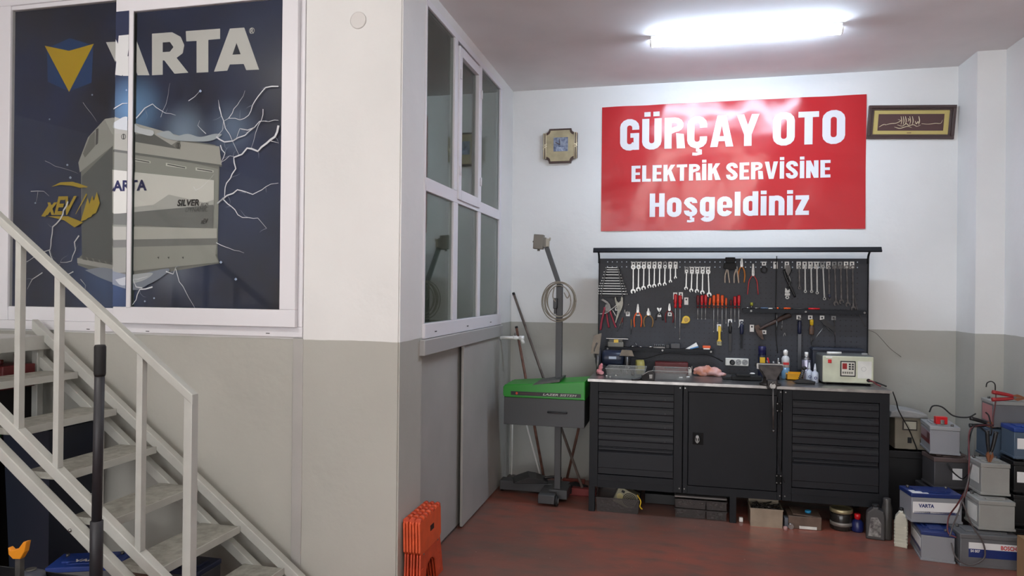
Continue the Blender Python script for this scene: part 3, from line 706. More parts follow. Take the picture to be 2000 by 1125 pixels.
def cabinet(x0, x1, kind, label):
    t = thing('cabinet', label, 'cabinet', ((x0+x1)/2, (YFR+YBK)/2, 0)); ox, oy = (x0+x1)/2, (YFR+YBK)/2
    ix0, ix1 = (x0+.062, x1-.060) if kind == 'drawers' else (x0+.033, x1-.028)
    iz0, iz1 = (.272, .872) if kind == 'drawers' else (.236, .895)
    M_ = T(-ox, -oy, 0)
    bm = NB(); box(bm, x0, ix0, YFR, YFR+.03, .18, .937, bev=.003); box(bm, ix1, x1, YFR, YFR+.03, .18, .937, bev=.003)
    box(bm, ix0, ix1, YFR, YFR+.03, iz1, .937); box(bm, ix0, ix1, YFR, YFR+.03, .18, iz0)
    if kind == 'drawers': box(bm, x0+.05, x1-.05, YFR-.002, YFR+.002, .228, .232)
    obj('front_frame', xf(bm, M_), steel_dark, t)
    bm = NB(); box(bm, x0, x0+.004, YFR+.03, YBK, .18, .937); box(bm, x1-.004, x1, YFR+.03, YBK, .18, .937); box(bm, x0, x1, YBK-.004, YBK, .18, .937); box(bm, x0, x1, YFR+.03, YBK, .18, .186); box(bm, x0+.01, x1-.01, YFR+.045, YFR+.05, .19, .93)
    obj('carcass', xf(bm, M_), steel_dark, t)
    n0 = len(t.children)
    if kind == 'drawers':
        for i in range(5):
            d = drawer_front(t, ix0, ix1, ZS[i+1], ZS[i], i == 4)
            for c in (d, *d.children): c.data.transform(M_)
    else:
        d = obj('door', xf(B(ix0+.003, ix1-.003, YFR+.002, YFR+.022, iz0+.003, iz1-.003, bev=.003), M_), steel_dark, t)
        bm = B(.118, .190, YFR-.004, YFR+.002, .528, .612, bev=.002); obj('latch_plate', xf(bm, M_), mat('dead_black', (10, 10, 11), .6, spec=.2), d)
        bm = NB(); tube(bm, [(.138, YFR-.008, .578), (.137, YFR-.02, .560), (.146, YFR-.024, .545), (.152, YFR-.024, .545), (.161, YFR-.02, .560), (.160, YFR-.008, .578)], .004, 6); cyl(bm, (.149, YFR-.004, .585), (.149, YFR-.022, .585), .011, n=12); box(bm, .1455, .1525, YFR-.02, YFR-.01, .54, .58)
        obj('latch', xf(bm, M_), chrome, d)
        for zz in (.815, .325):
            bm = B(.668, .705, YFR-.006, YFR+.002, zz-.034, zz+.034, bev=.002); h = obj('hinge', xf(bm, M_), MC['dead_black'], t)
            bm = NB()
            for a in (.674, .699):
                for b in (-.024, .024): cyl(bm, (a, YFR-.006, zz+b), (a, YFR-.009, zz+b), .004, n=8)
            obj('screw', xf(bm, M_), chrome, h)
    # feet
    feet = {'left': [x0+.02], 'mid': [x0+.34], 'right': [x1-.06]}[('left' if x0 < 0 else 'right') if kind == 'drawers' else 'mid']
    for fx in feet:
        for yy in (YFR+.002, YBK-.05): obj('foot', xf(B(fx-.022, fx+.022, yy, yy+.045, 0, .182, bev=.002), M_), steel_dark, t)
    bm = NB()
    for xx in ((x1-.018,) if x0 < 0 else (x0+.012, x1-.01) if kind != 'drawers' else (x0+.018,)):
        for zz in ((.918, .212)): cyl(bm, (xx, YFR, zz), (xx, YFR-.004, zz), .0048, n=10)
    obj('screw', xf(bm, M_), chrome, t, label='bright round screw heads')
    return t
cabinet(*WX[0], 'drawers', 'dark grey steel cabinet with five drawers, left end of the workbench')
cabinet(*WX[1], 'door', 'dark grey steel cabinet with a single door and chrome latch, middle of workbench')
cabinet(*WX[2], 'drawers', 'dark grey steel cabinet with five drawers under the battery tester, right end')
wt = thing('worktop', 'long metal covered worktop of the grey workbench', 'worktop', (.382, 5.37, .937))
obj('board', B(-1.003, 1.003, -.327, .329, .0, .020, bev=.002), worktopm, wt)
obj('edge_strip', B(-1.003, 1.003, -.331, -.327, .001, .0215, bev=.001), steelm, wt, label='bright worn steel edge strip')
ZT = .958

# pegboard: a real perforated sheet
PY = 5.70
pb = thing('pegboard', 'dark grey perforated tool board with a hood above the workbench', 'tool board', (.388, PY, ZT))
xs_c = [-.549+.0381*i for i in range(50)]; zs_c = [1.829-.0400*i for i in range(22)]
hh = .0042
X_ = [-.62]; [X_.extend((c-hh, c+hh)) for c in xs_c]; X_.append(1.392)
Z_ = [ZT]; [Z_.extend((c-hh, c+hh)) for c in reversed(zs_c) if c > ZT+.01]; Z_.append(1.856)
bm = NB(); VV = [[bm.verts.new((x-.388, 0, z-ZT)) for x in X_] for z in Z_]
for j in range(len(Z_)-1):
    for i in range(len(X_)-1):
        if i % 2 and j % 2: continue
        bm.faces.new((VV[j][i], VV[j][i+1], VV[j+1][i+1], VV[j+1][i]))
o = obj('perforated_sheet', bm, mat('board_steel', (60, 62, 68), .5, var=.06, vs=5, spec=.3), pb); sm_ = o.modifiers.new('s', 'SOLIDIFY'); sm_.thickness = .0015; sm_.offset = 1
obj('added_dark_backing', B(-1.003, 1.003, .006, .008, .0, 1.770-ZT), black, pb)  # black sheet added behind the lower rows so their holes read dark
bm = NB()
for xx in (-1.008, 1.000): box(bm, xx, xx+.006, -.018, .045, 0, .90)
obj('side_post', bm, steel_dark, pb)
# hood
hx0, hx1 = -.640-.388, 1.424-.388
prof = [(5.46-PY, 1.892-ZT), (5.455-PY, 1.900-ZT), (5.475-PY, 1.930-ZT), (5.69-PY, 1.942-ZT), (5.70-PY, 1.930-ZT), (5.695-PY, 1.926-ZT), (5.485-PY, 1.914-ZT), (5.475-PY, 1.892-ZT)]
obj('hood', ext(NB(), prof, hx0, hx1, 'x'), steel_dark, pb)
for xx in (-1.006, 1.002):
    obj('hood_bracket', tube(NB(), [(xx, -.005, .86), (xx, -.010, .91), (xx, -.05, .945), (xx, -.12, .962)], .008, 8), steel_dark, pb)
for (xa, xb, zz) in ((-.560, .285, 1.140), (.495, 1.372, 1.462)):
    bm = ext(NB(), [(0, -.002), (0, .006), (-.079, .006), (-.079, -.022), (-.076, -.022), (-.076, -.002)], xa-.388, xb-.388, 'x')
    for v in bm.verts: v.co.z += zz-ZT
    sh = obj('shelf', bm, steel_dark, pb)
    bm = NB()
    for xx in ((-.535, -.105, .262) if xa < 0 else (.555, .945, 1.352)): ring(bm, (xx-.388, zz-ZT-.010), .003, .0068, -.083, -.079, 12)
    obj('shelf_screw', bm, chrome, sh)
YT = PY-.014           # plane in which the tools hang

def q1(X, Y, y=None): p = at(1150+X/5.627, 470+Y/5.627, y=y or YT); return (p.x, p.z)
def q2(X, Y, y=None): p = at(1420+X/5.627, 470+Y/5.627, y=y or YT); return (p.x, p.z)
PXM = .00390/5.627     # metres per zoomed pixel on the board

def hook(x, ztop, label, grp='white tool hooks on the pegboard', h=.055, w=.031, dark=False):
    bm = NB(); a = w/2
    for (x0, x1, z0, z1) in ((-a, a, -.009, 0), (-a, -.006, -.022, -.009), (.006, a, -.022, -.009), (-a, a, -h, -.022)): box(bm, x0, x1, -.003, 0, z0, z1)
    if h > .04:
        for s in (-1, 1): box(bm, s*.008-.003, s*.008+.003, -.018, -.003, -h+.004, -h+.008); box(bm, s*.008-.003, s*.008+.003, -.020, -.017, -h+.004, -h+.018)
    o = obj('tool_hook', bm, greyplas if dark else white); o.location = (x, PY-.002, ztop)
    tag(o, label, 'hook', grp); return o

def open_end(bm, cx, cz, r, ang, t, mi=0):
    """open spanner jaw, mouth towards angle ang"""
    P = []
    g = .62
    for i in range(13):
        a = ang+R(35)+(2*PI-R(70))*i/12; P.append((cx+r*math.cos(a), cz+r*math.sin(a)))
    c, s = math.cos(ang), math.sin(ang)
    def L(a, b): return (cx+a*c-b*s, cz+a*s+b*c)
    P += [L(r*.70, -r*.42), L(-r*.10, -r*.42), L(-r*.30, 0), L(-r*.10, r*.42), L(r*.70, r*.42)]
    ext(bm, P, -t/2, t/2, mi=mi)
def wrench(x, ztop, L, label, grp, w=.011, lean=0, mt=None, ringtop=True, y=None):
    """combination spanner hanging by its ring"""
    r = .0135*max(.75, L/.17)
    t = thing('combination_wrench', label, 'wrench', (x, (y or YT)-.006, ztop), group=grp, rot=(0, lean, 0))
    bm = NB(); ring(bm, (0, -r), r*.58, r, -.004, .004, 14)
    ext(bm, [(-w*.42, -r*1.85), (w*.42, -r*1.85), (w*.55, -L+r*1.2), (-w*.55, -L+r*1.2)], -.0025, .0025, bev=.001)
    open_end(bm, 0, -L+r*.9, r*1.12, -PI/2+.25, .006)
    obj('wrench_body', bm, mt or chrome, t)
    return t
WG1 = 'combination wrenches in the left row of nine'
for i, (X, Yb) in enumerate(((488, 580), (545, 555), (602, 540), (665, 520), (719, 515), (777, 500), (834, 495), (897, 463), (952, 420))):
    x, z = q1(X, 232); hook(q1(490+58*i, 230)[0], z, 'white hook, %s of the nine in the upper left' % ORD[i], dark=i == 6)
    x2, z2 = q1(X, Yb); xt, zt = q1(490+58*i, 268)
    wrench(xt, zt, zt-z2, 'chrome combination wrench hanging in the upper left row of nine, %s' % ORD[i], WG1, lean=math.atan2(xt-x2, zt-z2))
WG2 = 'combination wrenches in the short row of five'
for i, (X, Yb) in enumerate(((1068, 540), (1125, 565), (1187, 572), (1247, 588), (1322, 615))):
    hx = 1075+59*i; x, z = q1(hx, 288); hook(x, z, 'white hook, %s of the short row of five' % ORD[i], dark=i == 0)
    xt, zt = q1(hx, 320); x2, z2 = q1(X, Yb)
    wrench(xt, zt, zt-z2, 'chrome combination wrench hanging in the middle row of five, %s' % ORD[i], WG2, lean=math.atan2(xt-x2, zt-z2))
WG3 = 'ring spanners in the upper right row of ten'
dkst = mat('dark_oiled_steel', (88, 85, 84), .35, .85, var=.2, vs=18)
for i, (X, Yb) in enumerate(((795, 535), (858, 575), (927, 575), (988, 590), (1068, 655), (1122, 655), (1195, 715), (1255, 695), (1325, 725), (1385, 772))):
    hx = 790+65.2*i; x, z = q2(hx, 230); hook(x, z, 'white hook, %s of the ten at upper right' % ORD[i], dark=i in (4, 6, 7))
    xt, zt = q2(hx, 268); x2, z2 = q2(X, Yb)
    L = zt-z2; r = .0115 if i < 6 else .017
    t = thing('ring_spanner', ('chrome' if i in (1, 2, 3, 4) else 'dark steel')+' long spanner hanging at the upper right, %s of ten' % ORD[i], 'wrench', (xt, YT-.008, zt), group=WG3, rot=(0, math.atan2(xt-x2, L), 0))
    bm = NB(); ring(bm, (0, -r), r*.55, r, -.005, .005, 14); ext(bm, [(-.005, -r*1.8), (.005, -r*1.8), (.006, -L+r*1.6), (-.006, -L+r*1.6)], -.003, .003, bev=.001)
    if i < 6: ring(bm, (0, -L+r), r*.5, r, -.005, .005, 14)
    else: open_end(bm, 0, -L+r, r*1.1, -PI/2+.3, .007)
    obj('wrench_body', bm, chrome if i in (1, 2, 3, 4) else dkst, t)
    if i == 5: obj('sleeve', B(-.009, .009, -.005, .005, -L+.01, -L+.045, bev=.002), navy, t)

# horizontal spanners in their rack
rk = thing('wrench_rack', 'dark rack of horizontal wrenches at the upper left of the tool board', 'rack', (q1(260, 440)[0], PY, q1(260, 440)[1]))
zt0 = q1(260, 300)[1]; zb0 = q1(260, 600)[1]; zc_ = rk.location.z
bm = NB()
for s in (-1, 1): ext(bm, [(s*.045-.004, zt0-zc_+.006), (s*.045+.004, zt0-zc_+.006), (s*.085+.004, zb0-zc_-.004), (s*.085-.004, zb0-zc_-.004)], -.055, -.002)
box(bm, -.088, .088, -.055, -.002, zb0-zc_-.008, zb0-zc_-.004)
obj('rack_frame', bm, black, rk)
rows = [(297, 180, 330), (320, 180, 340), (345, 160, 345), (375, 155, 362), (410, 140, 372), (440, 130, 382), (470, 115, 392), (497, 105, 405), (525, 100, 415), (555, 95, 425), (583, 90, 435)]
for i, (Y, Xa, Xb) in enumerate(rows):
    xa, za = q1(Xa, Y, 5.66); xb, _ = q1(Xb, Y, 5.66); L = xb-xa
    nm = ['topmost', 'second from the top', 'third from the top', 'fourth from the top', 'fifth from the top', 'sixth from the top', 'seventh from the top', 'eighth from the top', 'third from the bottom', 'second from the bottom', 'lowest and longest'][i]
    bm = NB(); r = .007+.0005*i
    # lies flat: jaw and ring in the horizontal plane
    ext(bm, [(-L/2+r, -.004), (L/2-r*1.8, -.004), (L/2-r*1.8, .004), (-L/2+r, .004)], -.003, .003, 'z', bev=.001)
    ring(bm, (L/2-r, 0), r*.55, r, -.005, .005, 12, 'z')
    P = [(-L/2+r*math.cos(a)+r, r*math.sin(a)) for a in [R(-130)+R(260)*k/10 for k in range(11)]]
    ext(bm, P+[(-L/2+r*.9, r*.35), (-L/2+r*.9, -r*.35)], -.0035, .0035, 'z')
    t = obj('flat_wrench', bm, chrome); t.location = ((xa+xb)/2, 5.655, za)
    tag(t, 'chrome wrench lying level in the rack at the upper left, %s' % nm, 'wrench', 'level wrenches in the rack')

def pliers(X, Yt, Yb, hcol, label, q=q1, width=.030, jawf=.33, open_=.0, long=False, name='pliers', jm=None, wid2=.010, split=None):
    x, zt = q(X, Yt); _, zb = q(X, Yb); L = zt-zb; jl = L*jawf
    t = thing(name, label, 'pliers', (x, YT-.012, zt), group='pliers hanging on the pegboard')
    bm = NB()
    for s in (-1, 1):
        g = .0008+open_
        ext(bm, [(s*g, 0), (s*(g+.004), 0), (s*.010, -jl*.72), (s*.010, -jl), (s*.001, -jl)], -.005, .005, bev=.001)
    cyl(bm, (0, .006, -jl), (0, -.008, -jl), .010, n=14)
    obj('jaws', bm, jm or steelm, t)
    for s in (-1, 1):
        w = width
        pts = [(s*.004, 0, -jl*1.05), (s*w*.8, 0, -jl-(L-jl)*.28), (s*w, 0, -jl-(L-jl)*.6), (s*w*(.82 if not long else 1.15), 0, -L)]
        obj('handle', tube(NB(), pts, lambda t_: wid2*.45+wid2*.12*math.sin(PI*t_), 8), hcol, t)
    return t
tan = mat('tan_plastic', (150, 112, 62), .5)
pliers(541, 695, 950, orange, 'orange handled needle nose pliers on the left of the board'); 
pliers(656, 740, 950, tan, 'brown handled pliers right of the orange needle nose pliers', width=.036)
pliers(887, 690, 900, dred, 'dark red handled pliers left of the two long red screwdrivers', width=.032)
pliers(160, 190, 460, mat('amber_plastic', (205, 125, 40), .4), 'amber handled pliers in the top row right of the black holder', q2, width=.024)
pliers(285, 255, 592, mat('coral_rubber', (190, 55, 60), .4), 'long nosed pliers with splayed thin red handles in top row', q2, width=.034, jawf=.36, long=True, wid2=.008)
hook(q1(775, 780)[0], q1(775, 790)[1], 'white tool hook carrying the dark snips left of the dark red pliers', h=.035)
t = thing('snips', 'small bright cutters with dark handles on a hook between pliers', 'pliers', (q1(775, 735)[0], YT-.01, q1(775, 735)[1]))
bm = NB()
for s in (-1, 1): ext(bm, [(s*.002, -.006), (s*.016, 0), (s*.018, -.010), (s*.004, -.034), (s*.001, -.034)], -.004, .004)
obj('jaws', bm, chrome, t)
for s in (-1, 1): obj('handle', tube(NB(), [(s*.004, 0, -.034), (s*.022, 0, -.066), (s*.028, 0, -.10)], .006), black, t)
hook(q1(540, 770)[0], q1(540, 785)[1], 'white tool hook behind the orange pliers', h=.03); hook(q1(656, 770)[0], q1(656, 780)[1], 'white tool hook behind the brown handled pliers', h=.03); hook(q1(890, 770)[0], q1(890, 788)[1], 'white tool hook behind the dark red pliers', h=.03)
# water pump pliers with long red handles, left end
t = thing('water_pump_pliers', 'large water pump pliers with dull red handles at left end of board', 'pliers', (q1(190, 650)[0], YT-.02, q1(190, 650)[1]))
def loc(t, X, Y, q=q1, dy=0.): x, z = q(X, Y); return (x-t.location.x, dy, z-t.location.z)
redr = mat('faded_red_rubber', (150, 45, 62), .55)
obj('jaws', ext(ext(NB(), [loc(t, *p)[::2] for p in ((138, 650), (160, 638), (215, 672), (225, 700), (200, 690), (165, 668))], -.006, .004), [loc(t, *p)[::2] for p in ((190, 700), (232, 690), (250, 750), (228, 770), (170, 760))], -.012, -.004), dulls, t)
obj('handle', tube(NB(), [loc(t, 220, 700), loc(t, 240, 790), loc(t, 268, 870), loc(t, 300, 955)], .0075), redr, t)
obj('handle', tube(NB(), [loc(t, 180, 730, dy=-.01), loc(t, 160, 820, dy=-.01), loc(t, 142, 900, dy=-.01), loc(t, 132, 980, dy=-.01)], .0085), redr, t)
t = thing('water_pump_pliers', 'second pair of dull red handled pliers hanging behind, at left board edge', 'pliers', (q1(200, 730)[0], YT-.006, q1(200, 730)[1]))
obj('jaws', ext(NB(), [loc(t, *p)[::2] for p in ((170, 760), (205, 715), (232, 720), (225, 770), (190, 800))], -.004, .003), dulls, t)
obj('handle', tube(NB(), [loc(t, 196, 780), loc(t, 205, 870), loc(t, 222, 955)], .0075), redr, t)
obj('handle', tube(NB(), [loc(t, 186, 780), loc(t, 140, 800), loc(t, 108, 806)], .005), dulls, t)
# big adjustable locking wrench
t = thing('adjustable_wrench', 'big steel adjustable wrench with open jaw beside red pump pliers', 'wrench', (q1(330, 690)[0], YT-.022, q1(330, 690)[1]))
P = [(288, 625), (300, 618), (312, 660), (330, 680), (352, 660), (358, 612), (378, 622), (380, 700), (362, 760), (345, 790), (300, 905), (290, 900), (318, 770), (300, 700), (290, 665)]
bm = ext(NB(), [loc(t, *p)[::2] for p in P], -.008, .004, bev=.0015); cyl(bm, loc(t, 325, 720, dy=-.012), loc(t, 325, 720, dy=.004), .007, n=12); obj('wrench_body', bm, mat('grey_iron', (140, 138, 128), .45, .5, var=.15, vs=30), t)
bm = tube(NB(), [loc(t, 318, 700), loc(t, 250, 755), loc(t, 190, 795), loc(t, 120, 805)], .006); obj('lever', bm, steelm, t)
obj('lever', tube(NB(), [loc(t, 262, 760), loc(t, 285, 800), loc(t, 302, 830)], .005), steelm, t)
hook(q1(205, 735)[0], q1(205, 735)[1], 'white tool hook behind the red pump pliers', h=.03); hook(q1(308, 725)[0], q1(308, 728)[1], 'white tool hook behind the big adjustable wrench', h=.03)
hook(q1(428, 790)[0], q1(428, 782)[1], 'white tool hook between adjustable wrench and orange pliers', h=.035)
for X, Y, X2, Y2, c, lab in ((370, 850, 312, 1000, brown, 'thin brass and steel rod tool hanging askew at the left'), (468, 870, 465, 1030, tan, 'thin brown handled scriber below the orange pliers'), (372, 850, 366, 965, dred, 'thin red stemmed pick hanging beside the brass rod tool'), (440, 700, 425, 712, steelm, 'small bright clip above the hook left of orange pliers')):
    a = q1(X, Y); b = q1(X2, Y2)
    t = thing('rod_tool', lab, 'tool', (a[0], YT-.01, a[1])); d = Vector((b[0]-a[0], 0, b[1]-a[1]))
    obj('shaft', cyl(NB(), (0, 0, 0), d, .0022, n=8), steelm, t); obj('grip', tube(NB(), [(0, 0, .004), d*.2, d*.42], .0045), c, t)
bm = ext(ext(NB(), [q1(390, 765), q1(400, 755), q1(405, 800), q1(392, 795)], YT-.012, YT-.004), [q1(412, 790), q1(430, 770), q1(440, 800), q1(420, 815)], YT-.012, YT-.004)
tag(obj('clip_tool', bm, dulls), 'small steel double clip hanging between big wrench and orange pliers', 'clip')

def screwdriver(X, Yt, Yh, Yb, c, label, q=q1, r=.0105, grp=None, y=None, lean=0):
    yy = y or YT-.02
    x, zt = q(X, Yt, yy); _, zh = q(X, Yh, yy); _, zb = q(X, Yb, yy); h = zt-zh
    t = thing('screwdriver', label, 'screwdriver', (x, yy, zt), group=grp, rot=(0, lean, 0))
    prof = [(r*.3, 0), (r*.85, -h*.02), (r, -h*.08), (r*1.02, -h*.55), (r*.95, -h*.62), (r*.62, -h*.72), (r*.85, -h*.82), (r*.8, -h*.97), (r*.4, -h)]
    obj('handle', lathe(NB(), prof, n=10), c, t)
    if zb < zh-.01:
        L = zt-zb; bm = cyl(NB(), (0, 0, -h+.004), (0, 0, -L+.008), .0028, n=8); box(bm, -.0026, .0026, -.0008, .0008, -L, -L+.009); obj('blade', bm, mat('blade_steel', (168, 166, 162), .4, .4), t)
    return t
hook(q1(950, 570)[0], q1(950, 570)[1], 'white tool hook behind the left of the two long red screwdrivers'); hook(q1(1012, 568)[0], q1(1012, 568)[1], 'white tool hook behind the right of the two long red screwdrivers')
screwdriver(953, 588, 740, 960, red, 'long red handled screwdriver on a hook, left of the pair', r=.013, grp='long red screwdrivers on hooks')
screwdriver(1004, 600, 740, 1085, red, 'longest red handled screwdriver, right of the pair on hooks', r=.0135, grp='long red screwdrivers on hooks')
hook(q1(1072, 625)[0], q1(1072, 625)[1], 'empty white tool hook right of the two long red screwdrivers', h=.058)
rows = [(1200, 600, 738, 865, dred), (1243, 598, 738, 865, red), (1285, 592, 738, 865, red), (1335, 628, 738, 738, orange), (1375, 598, 735, 1003, orange), (1420, 585, 735, 910, orange), (1467, 598, 735, 1000, orange), (1510, 628, 740, 910, orange), (1563, 650, 738, 870, dred), (1607, 612, 740, 890, red), (1650, 598, 740, 955, red)]
cn = {dred.name: 'dark red', red.name: 'red', orange.name: 'orange'}
for i, (X, a, h_, b, c) in enumerate(rows):
    screwdriver(X, a, h_, b, c, '%s handled screwdriver in the row of eleven, %s' % (cn[c.name], ORD[i]), r=.0118 if i not in (3, 7, 8) else .008, grp='screwdrivers in the holder row', lean=.09 if i == 3 else 0)
sh = thing('screwdriver_holder', 'dark strip holding the row of red and orange screwdrivers', 'rack', (q1(1425, 700)[0], PY, q1(1425, 700)[1]))
xa = q1(1180, 700)[0]-sh.location.x; xb = q1(1668, 700)[0]-sh.location.x
bm = NB(); box(bm, xa, xb, -.05, -.046, -.018, -.008); box(bm, xa, xb, -.046, -.001, -.018, -.015)
obj('strip', bm, steel_dark, sh)

# tape measure, brush, rollers
t = thing('tape_measure', 'round yellow tape measure on the board below an empty hook', 'tape measure', (q1(1070, 868)[0], PY-.002, q1(1070, 868)[1]))
bm = lathe(NB(), [(.026, 0), (.030, -.004), (.030, -.018), (.026, -.022)], axis='y', n=20); ext(bm, [(-.038, -.028), (0, -.030), (0, -.012), (-.028, 0)], -.021, -.001); obj('case', bm, yellow, t)
obj('dial', lathe(NB(), [(.017, -.022), (.015, -.0245)], axis='y', n=18), mat('amber_dial', (190, 150, 60), .4), t)
hook(q1(1432, 920)[0], q1(1432, 920)[1], 'white tool hook behind the yellow paint brush')
t = thing('paint_brush', 'yellow handled brush hanging under the screwdriver row', 'brush', (q1(1435, 940)[0], YT-.014, q1(1435, 940)[1]))
L = .135
obj('handle', ext(NB(), [(-.010, 0), (.010, 0), (.013, -.03), (.008, -.055), (.009, -.10), (.019, -.118), (-.019, -.118), (-.009, -.10), (-.008, -.055), (-.013, -.03)], -.007, .005, bev=.003), yellow, t)
obj('bristles', B(-.018, .018, -.008, .006, -.150, -.118, bev=.002), mat('bristle', (165, 160, 130), .8, var=.3, vs=90), t)
hook(q1(1553, 865)[0], q1(1553, 865)[1], 'white tool hook of the black chisel tool below the screwdriver row'); hook(q2(158, 868)[0], q2(158, 868)[1], 'white tool hook of the navy handled tool below the screwdriver row')
for X, Y0, Y1, Y2, m1, m2, lab in ((1553, 890, 1020, 1210, black, black, 'black long handled tool hanging right of the yellow brush'),):
    x, z = q1(X, Y0); t = thing('file_tool', lab, 'tool', (x, YT-.014, z)); h1 = z-q1(X, Y1)[1]; h2 = z-q1(X, Y2)[1]
    obj('handle', lathe(NB(), [(.006, 0), (.012, -.01), (.012, -h1*.8), (.008, -h1)], n=12), m1, t); obj('blade', B(-.009, .009, -.004, .004, -h2, -h1), m2, t)
x, z = q2(160, 900); t = thing('file_tool', 'navy handled tool hanging second right of the yellow brush', 'tool', (x, YT-.014, z))
ring(bm := NB(), (0, 0), .006, .014, -.005, .005, 14); obj('ring', bm, navy, t); obj('handle', lathe(NB(), [(.010, -.012), (.014, -.02), (.014, -.08), (.010, -.09)], n=12), navy, t); obj('blade', B(-.008, .008, -.003, .003, -.20, -.09), steel_dark, t)

# black holder with pliers at the top
x, z = q1(1552, 185)
t = thing('tool_pouch', 'black tool holder clipped to the top edge of the board', 'holder', (x, YT-.01, z))
bm = B(-.036, .036, -.030, .010, -.045, .0, bev=.004); ext(bm, [(-.045, -.045), (.04, -.045), (.048, -.09), (.0, -.10), (-.050, -.085)], -.026, .006, bev=.003); obj('pouch', bm, rubber, t)
for X, lab in ((1520, 'tan and white pliers hanging left under the black holder'), (1620, 'tan and white pliers hanging right under the black holder')):
    x, z = q1(X, 300); t = thing('pliers', lab, 'pliers', (x, YT-.010, z), group='pliers hanging on the pegboard')
    obj('jaws', ext(NB(), [(-.008, .01), (.008, .01), (.010, -.02), (-.010, -.02)], -.018, -.008), dulls, t)
    for s in (-1, 1): obj('handle', tube(NB(), [(s*.004, -.012, -.018), (s*.013-.003, -.012, -.06), (s*.017+.001, -.012, -.118)], .0052), mat('ivory_grip', (190, 176, 160), .4), t)
# hooks and dark bits to the right of the top row
hook(q2(408, 230)[0], q2(408, 230)[1], 'white tool hook with black tape ring in the top row', h=.03)
bm = ring(NB(), (0, 0), .017, .026, -.018, 0, 20); o = obj('tape_roll', bm, rubber); o.location = (*q2(408, 330)[:1], PY-.004, q2(408, 320)[1]); tag(o, 'roll of black tape hanging from a hook in the top row', 'tape')
hook(q2(535, 230)[0], q2(535, 230)[1], 'empty white tool hook right of the black tape roll'); hook(q2(660, 230)[0], q2(660, 230)[1], 'white tool hook holding the large dark pliers')
t = thing('locking_pliers', 'large dark pliers hanging open in the top row right of the tape', 'pliers', (q2(662, 260)[0], YT-.014, q2(662, 260)[1]), group='pliers hanging on the pegboard')
bm = NB(); ext(bm, [loc(t, *p, q2)[::2] for p in ((640, 270), (690, 270), (700, 330), (670, 400), (640, 340))], -.006, .006, bev=.002); obj('jaws', bm, dkst, t)
obj('handle', tube(NB(), [loc(t, 620, 320, q2), loc(t, 650, 420, q2), loc(t, 700, 520, q2), loc(t, 745, 620, q2)], .008), black, t)
obj('handle', tube(NB(), [loc(t, 705, 320, q2), loc(t, 665, 400, q2), loc(t, 690, 440, q2), loc(t, 670, 520, q2)], .007), black, t)
obj('lever', tube(NB(), [loc(t, 672, 380, q2, -.01), loc(t, 696, 450, q2, -.01)], .003), chrome, t)
x, z = q2(660, 520); t = thing('pipe_cutter', 'small chrome clamp hanging below the large dark pliers', 'clamp', (x, YT-.012, z))
bm = B(-.020, .020, -.006, .006, -.060, -.038, bev=.002); ext(bm, [(-.016, 0), (-.008, -.004), (.002, -.020), (.016, -.008), (.018, -.03), (.0, -.042), (-.018, -.034)], -.005, .005); ring(bm, (0, -.072), .006, .014, -.004, .004, 12); obj('clamp_body', bm, chrome, t)
# things lying on the upper shelf
ys = PY-.05; zs = 1.462+.0065
def rod(xa, xb, r, m_, lab, cat='tool', y=ys, z=None, nm='small_tool'):
    z = z or zs+r; bm = cyl(NB(), (xa, y, z), (xb, y, z), r, n=10); return tag(obj(nm, bm, m_), lab, cat)
ux = lambda X: q2(X, 710, ys)[0]
rod(ux(205), ux(255), .005, steelm, 'short steel bit lying at the left end of the upper shelf'); rod(ux(295), ux(355), .005, steelm, 'steel socket bit lying on the upper shelf by the yellow topped driver')
rod(ux(370), ux(450), .006, mat('steel_blue', (84, 104, 130), .4), 'steel blue tube lying on the upper shelf'); rod(ux(455), ux(500), .004, white, 'thin white stick lying on the upper shelf')
for xa, xb, xc, c, lab in ((505, 545, 565, orange, 'short orange and black screwdriver lying on the upper shelf'), (580, 620, 695, orange, 'long bright orange handled screwdriver lying on the upper shelf'), (1015, 890, 720, red, 'red handled screwdriver lying at the right of the upper shelf')):
    t = thing('screwdriver', lab, 'screwdriver', (ux(xb), ys-.012, zs+.007)); a = ux(xa)-ux(xb); b = ux(xc)-ux(xb)
    hb, bb = (b, a) if xa < 1000 else (a, b)
    obj('handle', cyl(NB(), (0, 0, 0), (hb, 0, 0), .0065, n=10), c, t); obj('blade', cyl(NB(), (0, 0, 0), (bb, 0, 0), .0025, n=8), dulls, t)
t = thing('bit_driver', 'small driver with yellow green knob standing on the upper shelf', 'tool', (q2(270, 640, ys)[0], ys, zs)); 
obj('knob', cyl(NB(), (0, 0, .024), (0, 0, .048), .012, .010, n=12), mat('olive_plastic', (150, 150, 40), .4), t); obj('stem', cyl(NB(), (0, 0, 0), (0, 0, .026), .004, n=8), steelm, t)
